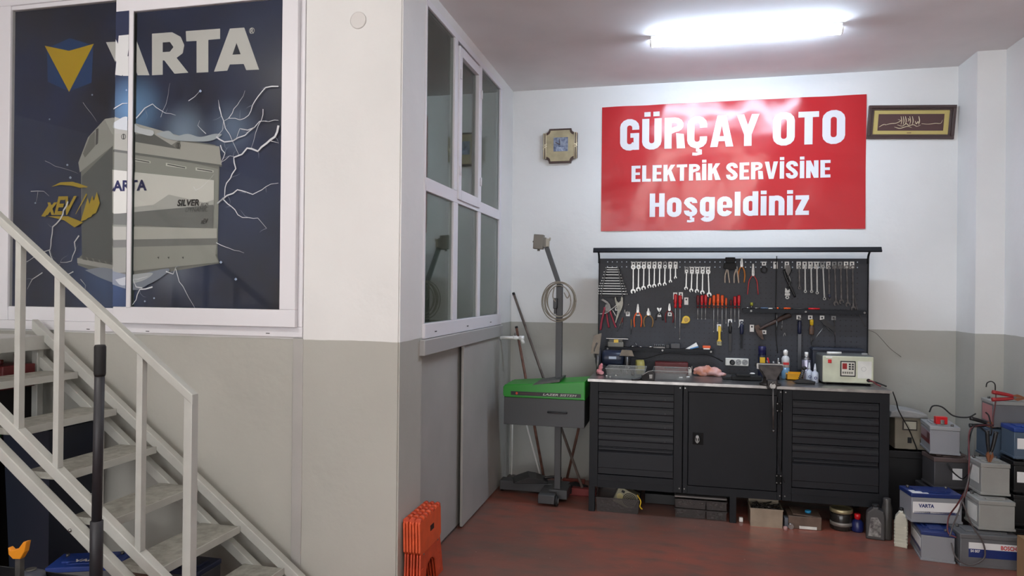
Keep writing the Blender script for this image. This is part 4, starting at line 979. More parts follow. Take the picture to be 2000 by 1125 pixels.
# lower right hooks
for X, Y, lab in ((790, 820, 'white tool hook of the navy handled steel ruler tool'), (918, 822, 'white tool hook of the yellow and brown handled scraper'), (1048, 825, 'white tool hook of the black dividers'), (1175, 828, 'greyish tool hook of the thin steel scriber, rightmost below shelf')):
    x, z = q2(X, Y); hook(x, z, lab, h=.032, dark=X > 1100)
hook(q2(275, 925)[0], q2(275, 925)[1], 'white tool hook left of the dark hatchet'); hook(q2(410, 985)[0], q2(410, 985)[1], 'white tool hook showing under the dark hatchet', h=.03)
t = thing('steel_bar_tool', 'long steel bar with navy grip hanging behind the spray can', 'tool', (q2(795, 860)[0], YT-.012, q2(795, 860)[1]))
ring(bm := NB(), (0, 0), .005, .011, -.004, .004, 12); obj('eye', bm, dulls, t); obj('grip', lathe(NB(), [(.009, -.010), (.014, -.02), (.014, -.105), (.009, -.115)], n=12), navy, t); obj('bar', B(-.011, .013, -.003, .003, -.385, -.112), mat('dark_bar', (92, 94, 98), .4, .7), t)
t = thing('scraper', 'scraper with yellow and brown grip hanging right of the steel bar', 'scraper', (q2(927, 865)[0], YT-.012, q2(927, 865)[1]))
obj('grip', lathe(NB(), [(.012, 0), (.014, -.008), (.013, -.045)], n=12), yellow, t, label='yellow upper grip'); obj('grip', lathe(NB(), [(.013, -.045), (.017, -.07), (.017, -.105), (.019, -.113), (.012, -.116)], n=12), brown, t, label='brown lower grip'); obj('shaft', cyl(NB(), (0, 0, -.114), (0, 0, -.20), .003, n=8), dulls, t)
t = thing('dividers', 'black hinged dividers with two spread steel legs', 'dividers', (q2(1050, 880)[0], YT-.012, q2(1050, 880)[1]))
obj('head', ext(NB(), [loc(t, *p, q2)[::2] for p in ((1025, 870), (1070, 860), (1110, 900), (1185, 960), (1190, 1010), (1100, 950), (1050, 920))], -.006, .004), black, t)
obj('leg', cyl(NB(), loc(t, 1060, 950, q2), loc(t, 930, 1115, q2), .003, .0015, n=8), steelm, t); obj('leg', cyl(NB(), loc(t, 1080, 940, q2), loc(t, 1185, 1040, q2), .003, .0015, n=8), dulls, t)
t = thing('scriber', 'thin steel scriber hanging rightmost below the upper shelf', 'tool', (q2(1175, 860)[0], YT-.01, q2(1175, 860)[1]))
ring(bm := NB(), (0, 0), .004, .008, -.003, .003, 12); cyl(bm, (0, 0, -.008), (.012, 0, -.20), .003, .0015, n=8); obj('rod', bm, dulls, t)
# hatchet, seen slanting under the shelf
t = thing('hatchet', 'dark wooden handled hatchet hung slanting below the upper shelf', 'hatchet', (q2(480, 920)[0], YT-.025, q2(480, 920)[1]))
obj('handle', tube(NB(), [loc(t, 350, 975, q2), loc(t, 430, 930, q2), loc(t, 520, 890, q2), loc(t, 620, 840, q2), loc(t, 690, 810, q2)], lambda s: .010+.012*s, 8), mat('dark_wood', (62, 44, 38), .6, var=.3, vs=15), t)
obj('blade', ext(NB(), [loc(t, *p, q2)[::2] for p in ((290, 935), (340, 920), (375, 965), (400, 1080), (385, 1085), (330, 1040))], -.006, .008, bev=.002), mat('rusty_steel', (78, 62, 54), .5, .5, var=.3, vs=25), t)
for X, Y, X2, Y2, lab in ((540, 780, 538, 985, 'thin steel punch hanging over the hatchet'), (600, 880, 590, 980, 'short bright pick hanging right of the hatchet')):
    a, b = q2(X, Y), q2(X2, Y2); t = thing('punch', lab, 'tool', (a[0], YT-.04, a[1])); d = Vector((b[0]-a[0], 0, b[1]-a[1])); obj('rod', cyl(NB(), (0, 0, 0), d*.55, .0018, n=8), steelm, t); obj('grip', cyl(NB(), d*.5, d, .0045, n=8), dulls, t)
o = obj('cotter_clip', tube(NB(), [(*q2(615, 1055)[:1], YT-.006, q2(615, 1055)[1]), (q2(632, 1015)[0], YT-.006, q2(632, 1015)[1]), (q2(645, 1055)[0], YT-.006, q2(645, 1055)[1])], .0025), chrome); tag(o, 'tiny chrome clip on the board below the hatchet handle', 'clip')
# black lead hanging down the middle, pale wire at the right
def hang(name, pts, r, m_, lab, cat='cable', k=6): return tag(obj(name, tube(NB(), pts, r, 6, k), m_), lab, cat)
px = lambda u, v, y: tuple(at(u, v, y=y))
hang('hanging_lead', [px(1517, 500, 5.66), px(1516, 560, 5.655), px(1515, 640, 5.655), px(1519, 690, 5.65)], .0035, rubber, 'black lead hanging straight down the middle of the tool board')
hang('aerial_wire', [px(1669, 576, 5.68), px(1674, 602, 5.66), px(1692, 640, 5.70), px(1712, 652, 5.76), px(1738, 680, 5.80), px(1760, 697, 5.84)], .0018, mat('grey_wire', (95, 90, 85), .5), 'thin grey wire curving from board to the wall at right', 'wire')

# ------------------------------------------------------------------ things on the lower shelf and worktop
zl = 1.140+.0065; yl = PY-.042
q3 = lambda X, Y, y: (lambda p: (p.x, p.z))(at(1140+X/6.667, 620+Y/6.667, y=y))
q4 = lambda X, Y, y: (lambda p: (p.x, p.z))(at(1400+X/5.882, 600+Y/5.882, y=y))
t = thing('parts_box', 'grey parts box with a yellow sticker at left end of lower shelf', 'box', (q3(420, 300, yl)[0], yl, zl))
obj('tray', B(-.062, .062, -.032, .030, 0, .040, bev=.003), mat('dusty_grey', (122, 120, 112), .6), t); obj('tray', B(-.055, .055, -.028, .028, .040, .064, bev=.003), mat('dusty_grey2', (108, 108, 102), .6), t)
obj('cover', B(-.075, .100, -.038, .032, .064, .068), steelm, t, label='bright flat metal lid'); obj('sticker', B(-.014, .022, -.0336, -.0326, .034, .060), yellow, t)
for X, Xb, r, lab in ((610, 660, .006, 'steel bolt lying right of the parts box on lower shelf'), (830, 900, .006, 'pale steel tool lying middle of the lower shelf'), (720, 760, .005, 'short steel pin lying on the lower shelf')):
    rod(q3(X, 370, yl)[0], q3(Xb, 370, yl)[0], r, steelm, lab, y=yl-.015, z=zl+r)
o = obj('steel_pin', cyl(NB(), (q3(665, 320, yl)[0], yl, zl+.035), (q3(705, 365, yl)[0], yl, zl+.004), .004, n=8), chrome); tag(o, 'chrome pin leaning on the lower shelf beside the grinder shield', 'tool')
t = thing('spring_bit_set', 'row of small upright bits in a holder on the lower shelf', 'bit set', (q3(985, 370, yl)[0], yl, zl)); obj('holder', B(-.045, .045, -.018, .012, 0, .010), dulls, t)
for k in range(6): obj('bit', cyl(NB(), (-.038+k*.0155, -.005, .008), (-.034+k*.0155, -.005, .030), .0032, n=8), chrome, t)
tag(obj('clamp_block', box(B(q3(1070, 350, yl)[0], q3(1115, 350, yl)[0], yl-.02, yl+.02, zl, zl+.03, bev=.002), q3(1078, 350, yl)[0], q3(1090, 350, yl)[0], yl-.01, yl+.01, zl+.03, zl+.052), black), 'small black clamp with upright pin on the lower shelf', 'clamp')
tag(obj('grey_block', B(q3(1135, 350, yl)[0], q3(1255, 350, yl)[0], yl-.03, yl+.025, zl, zl+.040, bev=.003), mat('graphite', (74, 74, 76), .5)), 'plain dark grey box in the middle of the lower shelf', 'box')
t = thing('glue_tube', 'white and blue tube lying tilted on the lower shelf', 'tube', (q3(1420, 350, yl)[0], yl-.01, zl+.012), rot=(0, R(-24), 0))
obj('body', ext(NB(), [(-.045, -.004), (-.045, .012), (.040, .026), (.042, -.014)], -.012, .012, bev=.004), white, t); obj('stripe', ext(NB(), [(-.03, -.005), (.042, -.015), (.042, -.005), (-.02, .001)], -.0135, .0115), mat('sky_blue', (50, 130, 190), .4), t); obj('cap', cyl(NB(), (-.045, 0, .004), (-.066, 0, .003), .008, n=10), white, t)
t = thing('sanding_block', 'orange topped block at the right end of the lower shelf', 'block', (q3(1600, 370, yl)[0], yl, zl)); obj('pad', B(-.030, .030, -.018, .018, .008, .028, bev=.003), orange, t); obj('base', B(-.024, .024, -.016, .016, 0, .009), steelm, t)

# bench grinder
gy = 5.47
g = thing('bench_grinder', 'navy bench grinder with tool rests at left end of the worktop', 'grinder', (q3(385, 560, gy)[0], gy, ZT))
gz = .115
lathe(bm := NB(), [(.03, -.085), (.055, -.08), (.062, -.06), (.062, .06), (.055, .08), (.03, .085)], (0, 0, gz), axis='x', n=28); obj('motor', bm, mat('navy_enamel', (34, 42, 62), .35), g)
obj('nameplate', B(-.030, .030, -.066, -.058, gz-.004, gz+.018, bev=.002), mat('silver_plate', (120, 128, 140), .3, .6), g)
obj('base', ext(NB(), [(-.075, 0), (.075, 0), (.05, .055), (-.05, .055)], -.05, .05, bev=.003), black, g)
for s in (-1, 1):
    lathe(bm := NB(), [(.05, s*.09), (.072, s*.095), (.074, s*.128), (.05, s*.134)], (0, 0, gz), axis='x', n=28); obj('wheel_guard', bm, mat('guard_dark', (40, 42, 50), .5), g)
    lathe(bm := NB(), [(.066, s*.100), (.066, s*.124)], (0, -.012, gz), axis='x', n=28); obj('grinding_wheel', bm, mat('abrasive', (96, 92, 88), .9, var=.15, vs=60), g)
    cyl(bm := NB(), (s*.112, -.085, .0), (s*.112, -.085, .135), .011, n=12); obj('rest_post', bm, dulls, g)
obj('eye_shield', xf(ext(NB(), [(-.055, -.055), (.012, -.055), (.030, .105), (-.030, .085)], -.003, .003), T(-.115, -.07, .205)), mat('brown_shield', (112, 100, 84), .4, var=.15, vs=12), g, label='tall brownish shield plate')
obj('eye_shield', xf(ext(NB(), [(-.058, -.025), (.052, -.025), (.035, .020), (-.040, .022)], -.003, .003), T(.112, -.08, .165) @ RX(R(-15))), MC['brown_shield'], g, label='low brownish shield plate')
obj('shield_arm', tube(NB(), [(-.135, -.06, .12), (-.140, -.07, .18), (-.118, -.072, .235)], .006), dulls, g)
# red case under the shelf behind
a = q3(930, 600, 5.6); b = q3(1360, 490, 5.6)
t = thing('tool_case', 'dark red tool case lying under the lower shelf', 'case', ((a[0]+b[0])/2, 5.60, ZT)); w2 = (b[0]-a[0])/2
obj('shell', B(-w2, w2, -.06, .06, 0, .085, bev=.006), mat('oxblood', (92, 26, 26), .5), t); obj('handle', tube(NB(), [(-.05, -.065, .05), (-.04, -.085, .05), (.04, -.085, .05), (.05, -.065, .05)], .004), black, t)
hang('grinder_lead', [px(1232, 696, 5.6), px(1258, 700, 5.6), px(1300, 690, 5.56), px(1345, 692, 5.5), px(1385, 694, 5.6), px(1412, 706, 5.66)], .004, rubber, 'black mains lead drooping under the lower shelf towards the socket strip')
# clear trays
def tray(u0, v0, u1, v1, yf, yb, h, lab, rz=0, tilt=0):
    a = at(u0, v1, z=ZT+.002); b = at(u1, v1, z=ZT+.002); w = (b.x-a.x)/2
    t = thing('clear_tray', lab, 'tray', ((a.x+b.x)/2, (yf+yb)/2, ZT+.001), rz); d = (yb-yf)/2
    bm = NB(); o_, i_ = [], []
    for ww, dd, zz, l in ((w*.93, d*.93, 0, o_), (w, d, h, o_), (w*.97, d*.97, h, i_), (w*.90, d*.90, .002, i_)): l.append([bm.verts.new(p) for p in ((-ww, -dd, zz), (ww, -dd, zz), (ww, dd, zz), (-ww, dd, zz))])
    L4 = [o_[0], o_[1], i_[0], i_[1]]
    for p_, q_ in zip(L4, L4[1:]):
        for k in range(4): bm.faces.new((p_[k], p_[(k+1) % 4], q_[(k+1) % 4], q_[k]))
    bm.faces.new(L4[0][::-1]); bm.faces.new(L4[-1]); obj('tray_body', bm, clearp, t)
    bm = NB()
    for (x0, x1, y0, y1) in ((-w, w, -d-.003, -d), (-w, w, d, d+.003), (-w-.003, -w, -d, d), (w, w+.003, -d, d)): box(bm, x0, x1, y0, y1, h-.003, h+.001)
    obj('rim', bm, mat('clear_rim', (185, 188, 185), .2, alpha=.45), t)
    return t
t1 = tray(1184, 706, 1262, 736, 5.12, 5.36, .07, 'cloudy clear plastic tray beside the pink rag on the left worktop')
t2 = tray(1276, 706, 1343, 738, 5.14, 5.42, .065, 'cloudy clear plastic tray in front of the red case')
for k, (u_, v_) in enumerate(((1186, 733), (1204, 732), (1193, 735))):
    p = at(u_, v_, z=ZT+.004); o = obj('hex_nut', ring(NB(), (0, 0), .006, .012 if k < 2 else .008, 0, .008, 6, 'z'), steelm); o.location = (p.x, p.y-.03, ZT+.001); tag(o, 'loose steel nut at the front of the left worktop, %s of three' % ['leftmost', 'rightmost', 'middle'][k], 'nut', 'loose nuts on the left of the worktop')
for k, (u_, v_) in enumerate(((1330, 738), (1344, 737))):
    p = at(u_, v_, z=ZT+.004); o = obj('spark_plug', box(cyl(NB(), (-.012, 0, .006), (.012, 0, .006), .006, n=10), -.014, -.010, -.006, .006, .0, .012), white); o.location = (p.x, p.y, ZT); tag(o, 'small white capped fitting near the worktop edge, %s' % ['left one', 'right one'][k], 'fitting', 'small white fittings')
p = at(1346, 728, z=ZT)
t = thing('steel_bracket', 'small steel bracket standing right of the second clear tray', 'bracket', (p.x, p.y, ZT)); bm = B(-.02, .022, -.02, -.016, 0, .03); box(bm, .018, .022, -.02, .02, 0, .05); ring(bm, (0, .034), .006, .013, -.022, -.016, 12); obj('plate', bm, steelm, t)
# yellow tape roll between the trays
p = at(1251, 728, z=ZT); t = thing('masking_tape', 'yellowish tape roll standing behind the black lamp on the worktop', 'tape', (p.x, 5.425, ZT), rz=R(12)); lathe(bm := NB(), [(.030, -.028), (.055, -.028), (.056, 0), (.055, .028), (.030, .028)], (0, 0, .056), axis='x', n=26); obj('roll', bm, mat('tape_yellow', (158, 148, 78), .5), t)
obj('core', lathe(NB(), [(.028, -.0285), (.030, -.0285), (.030, .0285), (.028, .0285)], (0, 0, .056), axis='x'), mat('card_core', (190, 175, 120), .7), t)
# black inspection lamp
p = at(1268, 738, z=ZT); t = thing('work_lamp', 'black handheld work lamp with a clear lens lying near worktop edge', 'lamp', (p.x, 5.068, ZT), rz=R(8))
obj('head', xf(ext(NB(), [(-.045, .0), (.040, .0), (.046, .05), (.030, .075), (-.010, .062), (-.05, .035)], -.03, .02, bev=.006), Matrix()), black, t); obj('lens', B(.002, .026, -.033, -.029, .018, .048, bev=.002), chrome, t)
obj('reflector', lathe(NB(), [(.022, 0), (.026, -.004)], (-.022, -.030, .028), axis='y', n=18), rubber, t); obj('handle', tube(NB(), [(-.045, -.005, .018), (-.08, -.02, .010), (-.12, -.03, .008)], lambda s: .012-.005*s), black, t); obj('guard_rim', tube(NB(), [(-.05, -.032, .038), (-.01, -.034, .066), (.03, -.034, .076)], .003), steelm, t)
for k, (u_, v_) in enumerate(((1226, 722), (1236, 729))): p = at(u_, v_, z=ZT+.02); o = obj('old_fitting', lathe(NB(), [(.012, 0), (.014, .012), (.008, .018), (.010, .03), (.004, .04)], n=12), dulls if k else steelm); o.location = (p.x, p.y, ZT+.004); tag(o, ['steel plug part standing inside the left clear tray', 'dark metal part standing between tray and work lamp'][k], 'part')
# rags
def rag(name, pts, lab, c, c2, seed, amp=.35, parent_y=None):
    random.seed(seed); bm = NB(); top = max(p[2]+p[3] for p in pts)
    for (x, y, z, r, sx, sy, sz) in pts:
        q = bmesh.ops.create_icosphere(bm, subdivisions=3, radius=r, matrix=T(x, y, z) @ Matrix.Diagonal((sx, sy, sz, 1)))
    from mathutils import noise
    for v in bm.verts:
        nrm = v.co.normalized(); d = (.5-abs(noise.noise(v.co*17+Vector((seed, 0, 0)))))*.034+(.4-abs(noise.noise(v.co*42+Vector((0, seed, 0)))))*.016-.012
        v.co += (v.normal if v.normal.length else nrm)*d*amp*3; v.co.z = max(.0005, v.co.z)
    for f in bm.faces: f.smooth = True
    o = obj(name, bm, mat(name+str(seed), c, .9, c2=c2, vs=16, bump=.3, bs=300)); tag(o, lab, 'rag'); return o
p = at(1384, 735, z=ZT); o = rag('crumpled_rag', [(-.06, 0, .03, .042, 1.2, .9, .95), (-.02, .01, .045, .04, 1.3, .9, .8), (.04, 0, .03, .04, 1.3, .9, .8), (.085, -.01, .015, .028, 1.2, 1, .6), (-.095, 0, .03, .028, .8, .8, 1)], 'crumpled pink and orange rag in the middle of the worktop', (222, 182, 180), (206, 132, 100), 3); o.location = (p.x, p.y+.02, ZT)
p = at(1172, 732, z=ZT); o = rag('crumpled_rag', [(0, 0, .02, .026, 1.1, .9, .8), (.012, 0, .055, .022, .8, .9, 1.1), (-.015, .0, .025, .02, 1, 1, .7)], 'small pink rag crumpled at the left end of the worktop', (226, 165, 168), (208, 125, 130), 5, .35); o.location = (p.x, p.y, ZT)
t = thing('chisel', 'red and white handled tool lying right of the large pink rag', 'tool', (at(1428, 732, z=ZT).x, 5.36, ZT+.009)); obj('grip', cyl(NB(), (-.045, 0, 0), (0, 0, 0), .0075, n=10), dred, t); obj('cap', cyl(NB(), (0, 0, 0), (.035, 0, .001), .009, n=10), white, t)
tag(obj('bar_clamp', box(box(B(.392, .60, 5.28, 5.34, ZT, ZT+.035, bev=.008), .42, .52, 5.26, 5.30, ZT+.03, ZT+.05, bev=.006), .33, .40, 5.30, 5.33, ZT, ZT+.02, bev=.004), rubber), 'long black power tool lying between rag and vise', 'power tool')
tag(obj('white_cap', lathe(NB(), [(.018, 0), (.019, .004), (.012, .009)], (at(1456, 724, z=ZT).x, 5.42, ZT+.035), n=16), white), 'small round white lid behind the black power tool', 'lid')
# socket strip on the board
t = thing('socket_strip', 'white three way socket strip with a black plug', 'power strip', (q4(227, 628, YT)[0], PY-.002, q4(227, 628, YT)[1]))
obj('housing', B(-.084, .088, -.032, 0, -.029, .029, bev=.005), offwhite, t)
for k, dx in enumerate((.012, .060)):
    lathe(bm := NB(), [(.020, -.0325), (.022, -.034), (.019, -.034), (.018, -.0326)], (dx, 0, 0), axis='y', n=20); s_ = obj('socket', bm, greyplas, t)
    bm = NB(); [cyl(bm, (dx+s*.007, -.0325, s*.005), (dx+s*.007, -.0345, s*.005), .003, n=8) for s in (-1, 1)]; obj('pin_hole', bm, black, s_)
lathe(bm := NB(), [(.020, -.032), (.020, -.055), (.012, -.066)], (-.034, 0, -.002), axis='y', n=20); obj('plug', bm, black, t)
# vise
v = thing('bench_vise', 'worn grey steel bench vise clamped at the worktop front edge', 'vise', (.630, 5.08, ZT))
ironm = mat('worn_iron', (70, 66, 65), .45, .5, var=.2, vs=22)
obj('base', lathe(NB(), [(.07, 0), (.072, .012), (.05, .02), (.045, .05)], n=20), ironm, v)
prof = [(-.035, .02), (.035, .02), (.045, .055), (.075, .10), (.088, .118), (.088, .142), (-.088, .142), (-.088, .118), (-.07, .10), (-.04, .055)]
obj('fixed_jaw', ext(NB(), prof, .035, .10, bev=.004), ironm, v); obj('sliding_jaw', ext(NB(), [(p[0]*.86, p[1]*.98) for p in prof], -.055, .015, bev=.004), ironm, v)
obj('jaw_plate', B(-.086, .086, .016, .034, .108, .146), steelm, v)
obj('slide', B(-.030, .030, -.11, .035, -.012, .045, bev=.004), ironm, v, label='square nose block over the worktop edge')
cyl(bm := NB(), (0, -.11, .012), (0, -.135, .012), .019, n=20); cyl(bm, (0, -.13, .012), (0, -.150, .012), .014, n=20); obj('screw', bm, steelm, v)
cyl(bm := NB(), (0, -.143, .03), (.006, -.143, -.285), .0055, n=10); sph(bm, (.006, -.143, -.287), .009); sph(bm, (0, -.143, .032), .009); obj('tommy_bar', bm, dulls, v)
# spray cans and bottles
def item_at(u, v, y=None): p = at(u, v, z=ZT) if y is None else at(u, v, y=y); return p
def can(name, lab, x, y, h, r, body, cap, label_m=None, nozzle=False):
    t = thing(name, lab, 'can', (x, y, ZT))
    lathe(bm := NB(), [(r*.96, 0), (r, .003), (r, h*.72), (r*.96, h*.73)], n=20); obj('body', bm, body, t)
    if nozzle: lathe(bm := NB(), [(r*.95, h*.73), (r*.9, h*.77), (r*.45, h*.84), (r*.45, h*.86)], n=20); obj('shoulder', bm, chrome, t); cyl(bm := NB(), (0, 0, h*.86), (0, 0, h), r*.38, n=12); obj('nozzle', bm, cap, t)
    else: lathe(bm := NB(), [(r*.98, h*.73), (r*.98, h*.96), (r*.9, h), (r*.3, h)], n=20); obj('cap', bm, cap, t)
    if label_m: obj('paper_label', xf(B(-r*.62, r*.62, -r*1.01, -r*.72, h*.34, h*.66), Matrix()), label_m, t)
    return t
x = q4(520, 600, 5.50)[0]; can('spray_can', 'dark blue spray can with yellow label behind the vise', x, 5.50, .235, .029, navy, mat('violet_blue_cap', (34, 34, 84), .35), yellow)
x = q4(1030, 600, 5.45)[0]; can('spray_can', 'silver spray can with white nozzle left of the battery tester', x, 5.45, .205, .033, mat('silver_can', (165, 165, 185), .25, .7), white, nozzle=True)
x = q4(790, 600, 5.50)[0]; t = thing('fluid_bottle', 'clear bottle with blue liquid and white cap right of vise', 'bottle', (x, 5.50, ZT))
lathe(bm := NB(), [(.026, 0), (.028, .004), (.028, .085)], n=20); obj('liquid', bm, mat('blue_liquid', (110, 150, 180), .2), t)
lathe(bm := NB(), [(.0285, .085), (.0285, .150), (.02, .165), (.012, .17), (.012, .175)], n=20); obj('bottle', bm, mat('white_bottle', (205, 208, 210), .3), t)
lathe(bm := NB(), [(.015, .175), (.016, .205), (.008, .214), (.003, .215)], n=16); obj('cap', bm, white, t); obj('red_label', ext(NB(), [(-.020, .105), (.020, .105), (.020, .122), (-.020, .122)], -.0290, -.020), ink_r, t)
for k, (X, Y, yy) in enumerate(((1062, 805, 5.40), (1128, 838, 5.33))):
    x = q4(X, Y, yy)[0]; t = thing('dropper_bottle', ['translucent white dropper bottle beside the silver can, left one', 'translucent white dropper bottle in front of the tester, right one'][k], 'bottle', (x, yy, ZT), group='dropper bottles by the tester')
    lathe(bm := NB(), [(.022, 0), (.024, .004), (.024, .055), (.021, .072), (.009, .082), (.009, .09)], n=18); obj('bottle', bm, mat('milky_plastic', (205, 212, 225), .35), t); lathe(bm := NB(), [(.010, .088), (.009, .098), (.0025, .135)], n=12); obj('spout', bm, mat('milky_plastic2', (222, 226, 232), .35), t)
    ring(bm := NB(), (0, .035), .006, .010, -.0255, -.022, 12); obj('mark', bm, ink_b, t)
# pen cup with pliers and cutters
x = q4(665, 600, 5.42)[0]; t = thing('tool_cup', 'dark cup full of small tools behind the vise', 'cup', (x, 5.42, ZT)); lathe(bm := NB(), [(.034, 0), (.036, .09), (.033, .09), (.031, .006)], n=20); obj('cup', bm, black, t)
for k, (dx, a, m1, lab, L_) in enumerate(((-.018, -12, red, 'red handled cutter standing in the dark tool cup', .155), (.0, -4, greyplas, 'grey handled marker standing in the dark tool cup', .125), (.016, 4, chrome, 'chrome socket bar standing in the dark tool cup', .15), (-.008, -20, dulls, 'dull steel rod standing aslant in the dark tool cup', .14), (.01, 10, white, 'thin white stick standing in the dark tool cup', .12))):
    tt = thing('cup_tool', lab, 'tool', (x+dx, 5.42+.006*(k % 3-1), ZT+.008), rot=(0, R(a), 0)); obj('shaft', cyl(NB(), (0, 0, 0), (0, 0, L_*.7), .004, n=8), dulls, tt); obj('grip', cyl(NB(), (0, 0, L_*.6), (0, 0, L_), .008, .006, n=10), m1, tt)
# yellow tray and black holder
t = thing('yellow_caddy', 'yellow plastic caddy right of the vise', 'box', ((q4(800, 800, 5.45)[0]+q4(975, 800, 5.45)[0])/2, 5.45, ZT)); bm = B(-.055, .055, -.035, .03, 0, .006); [box(bm, *b_) for b_ in ((-.055, .055, -.035, -.031, 0, .045), (-.055, .055, .026, .03, 0, .055), (-.055, -.051, -.035, .03, 0, .05), (.051, .055, -.035, .03, 0, .03))]; obj('caddy', bm, mat('amber_yellow', (235, 170, 20), .35), t)
obj('lip', B(-.062, .058, -.040, -.033, .042, .048, bev=.002), MC['amber_yellow'], t)
x, y_ = q4(1000, 840, 5.24)[0], 5.24
t = thing('glue_gun', 'black ribbed gripped tool lying before the dropper bottles', 'power tool', (x, y_, ZT)); obj('body', ext(NB(), [(-.075, .012), (-.02, .035), (.03, .028), (.075, .018), (.07, 0), (-.05, 0)], -.02, .02, bev=.006), black, t)
bm = NB(); [lathe(bm, [(.012, 0), (.015, .003), (.012, .006)], (-.020+k*.005, .02, .035+k*.012), n=14) for k in range(5)]; cyl(bm, (-.02, .02, .03), (.002, .02, .10), .010, n=12); obj('ribbed_grip', bm, dulls, t)
lathe(bm := NB(), [(.016, 0), (.018, .012), (.010, .02)], (.006, .02, .098), n=14); obj('knob', bm, black, t)
# navy box behind tester
tag(obj('parts_case', box(B(.975, 1.32, 5.50, 5.60, ZT, ZT+.235, bev=.005),   .97, 1.325, 5.494, 5.606, ZT+.215, ZT+.228, bev=.003), mat('dark_navy_case', (38, 44, 58), .5)), 'dark navy case standing behind the battery tester', 'case')

# battery tester
t = thing('battery_tester', 'cream battery tester box with red display on the right worktop', 'tester', (1.160, 5.36, ZT))
cream = mat('aged_cream_panel', (205, 208, 184), .45, var=.05, vs=9)
obj('case', B(-.168, .168, -.105, .12, .012, .205, bev=.012), mat('tester_shell', (92, 94, 92), .5), t); obj('front_panel', B(-.163, .163, -.112, -.103, .016, .200, bev=.006), cream, t)
for sx in (-.14, .14):
    for sy in (-.08, .09): obj('rubber_foot', cyl(NB(), (sx, sy, 0), (sx, sy, .014), .011, n=12), rubber, t)
obj('switch', B(-.130, -.107, -.119, -.111, .150, .175, bev=.002), red, t); obj('strip_label', B(-.142, -.102, -.113, -.1118, .186, .194), white, t)
kp = obj('keypad', B(-.050, .048, -.118, -.111, .060, .168, bev=.002), black, t); obj('keypad_face', B(-.043, .041, -.1195, -.1175, .068, .160), mat('keypad_ivory', (215, 212, 200), .4), kp); obj('display', B(-.038, -.008, -.121, -.119, .112, .152), mat('red_display', (150, 24, 28), .3), kp)
for i in range(2):
    for j in range(3): obj('key', B(.003+i*.019, .016+i*.019, -.122, -.119, .140-j*.016, .151-j*.016), ink_k, kp)
bm = NB(); [box(bm, -.037+k*.014, -.037+k*.014+.010, -.1205, -.1193, .080, .094) for k in range(5)]; obj('small_key', bm, mat('dim_print', (110, 108, 100), .5), kp)
obj('sticker', B(.062, .150, -.1132, -.1118, .050, .168), offwhite, t); ring(bm := NB(), (.100, .115), .014, .0155, -.1137, -.113, 20); obj('faint_mark', bm, greyplas, t)
obj('antenna', cyl(NB(), (.165, 0, .165), (.182, 0, .166), .007, n=12), black, t); cyl(bm := NB(), (.13, -.112, .038), (.13, -.125, .038), .012, n=12); obj('cable_gland', bm, rubber, t)
obj('cable', tube(NB(), [(.13, -.12, .038), (.15, -.135, .036), (.175, -.14, .018), (.20, -.15, .006)], .005), dred, t, label='dark red cable'); obj('cable', tube(NB(), [(.13, -.12, .034), (.17, -.13, .03), (.20, -.135, .02), (.235, -.15, .006)], .005), rubber, t, label='black cable')
tag(obj('marker_pen', cyl(NB(), (1.04, 5.33, ZT+.214), (1.135, 5.34, ZT+.214), .009, n=12), white), 'white marker lying on top of the battery tester, left side', 'pen')
tag(obj('tape_piece', B(1.265, 1.300, 5.31, 5.34, ZT+.205, ZT+.219, bev=.003), greyplas), 'small grey eraser-like block on the tester top, right side', 'block')
hang('bench_lead', [px(1522, 762, 5.03), px(1518, 772, 5.03), px(1526, 790, 5.03), px(1521, 830, 5.03), px(1519, 880, 5.03), px(1524, 915, 5.03), px(1532, 942, 5.03)], .0035, rubber, 'black lead hanging down in front of the cabinet hinges')

# ------------------------------------------------------------------ under the bench
def bin_(name, lab, x0, x1, y0, y1, h, m_, z=0., cat='bin', tap=.94, rim=True, rz=0):
    cx, cy = (x0+x1)/2, (y0+y1)/2; w, d = (x1-x0)/2, (y1-y0)/2
    t = thing(name, lab, cat, (cx, cy, z), rz); bm = NB(); Ls = []
    for ww, dd, zz in ((w*tap, d*tap, 0), (w, d, h), (w-.003, d-.003, h), (w*tap-.003, d*tap-.003, .003)): Ls.append([bm.verts.new(p) for p in ((-ww, -dd, zz), (ww, -dd, zz), (ww, dd, zz), (-ww, dd, zz))])
    for p_, q_ in zip(Ls, Ls[1:]):
        for k in range(4): bm.faces.new((p_[k], p_[(k+1) % 4], q_[(k+1) % 4], q_[k]))
    bm.faces.new(Ls[0][::-1]); bm.faces.new(Ls[-1]); obj('bin_body', bm, m_, t)
    if rim:
        bm = NB()
        for (a, b, c, d_) in ((-w-.004, w+.004, -d-.004, -d), (-w-.004, w+.004, d, d+.004), (-w-.004, -w, -d, d), (w, w+.004, -d, d)): box(bm, a, b, c, d_, h-.008, h)
        obj('rim', bm, m_, t)
    return t
smoky = mat('smoky_plastic', (88, 84, 84), .25, alpha=.5)
bb = bin_('clear_bin', 'smoky clear bin of scrap on the floor under left drawers', -.555, -.245, 5.06, 5.34, .105, smoky)
fn = thing('power_supply', 'pale beige power supply with fan grille tilted in the floor bin', 'power supply', (-.36, 5.22, .058), rot=(0, R(24), 0))
obj('case', B(-.075, .085, -.03, .06, -.045, .075, bev=.003), mat('beige_metal', (165, 160, 135), .5, .2), fn)
for k in range(4): ring(bm := NB(), (.030, .020), .010+.011*k, .015+.011*k, -.033, -.030, 22); obj('fan_ring', bm, black, fn)
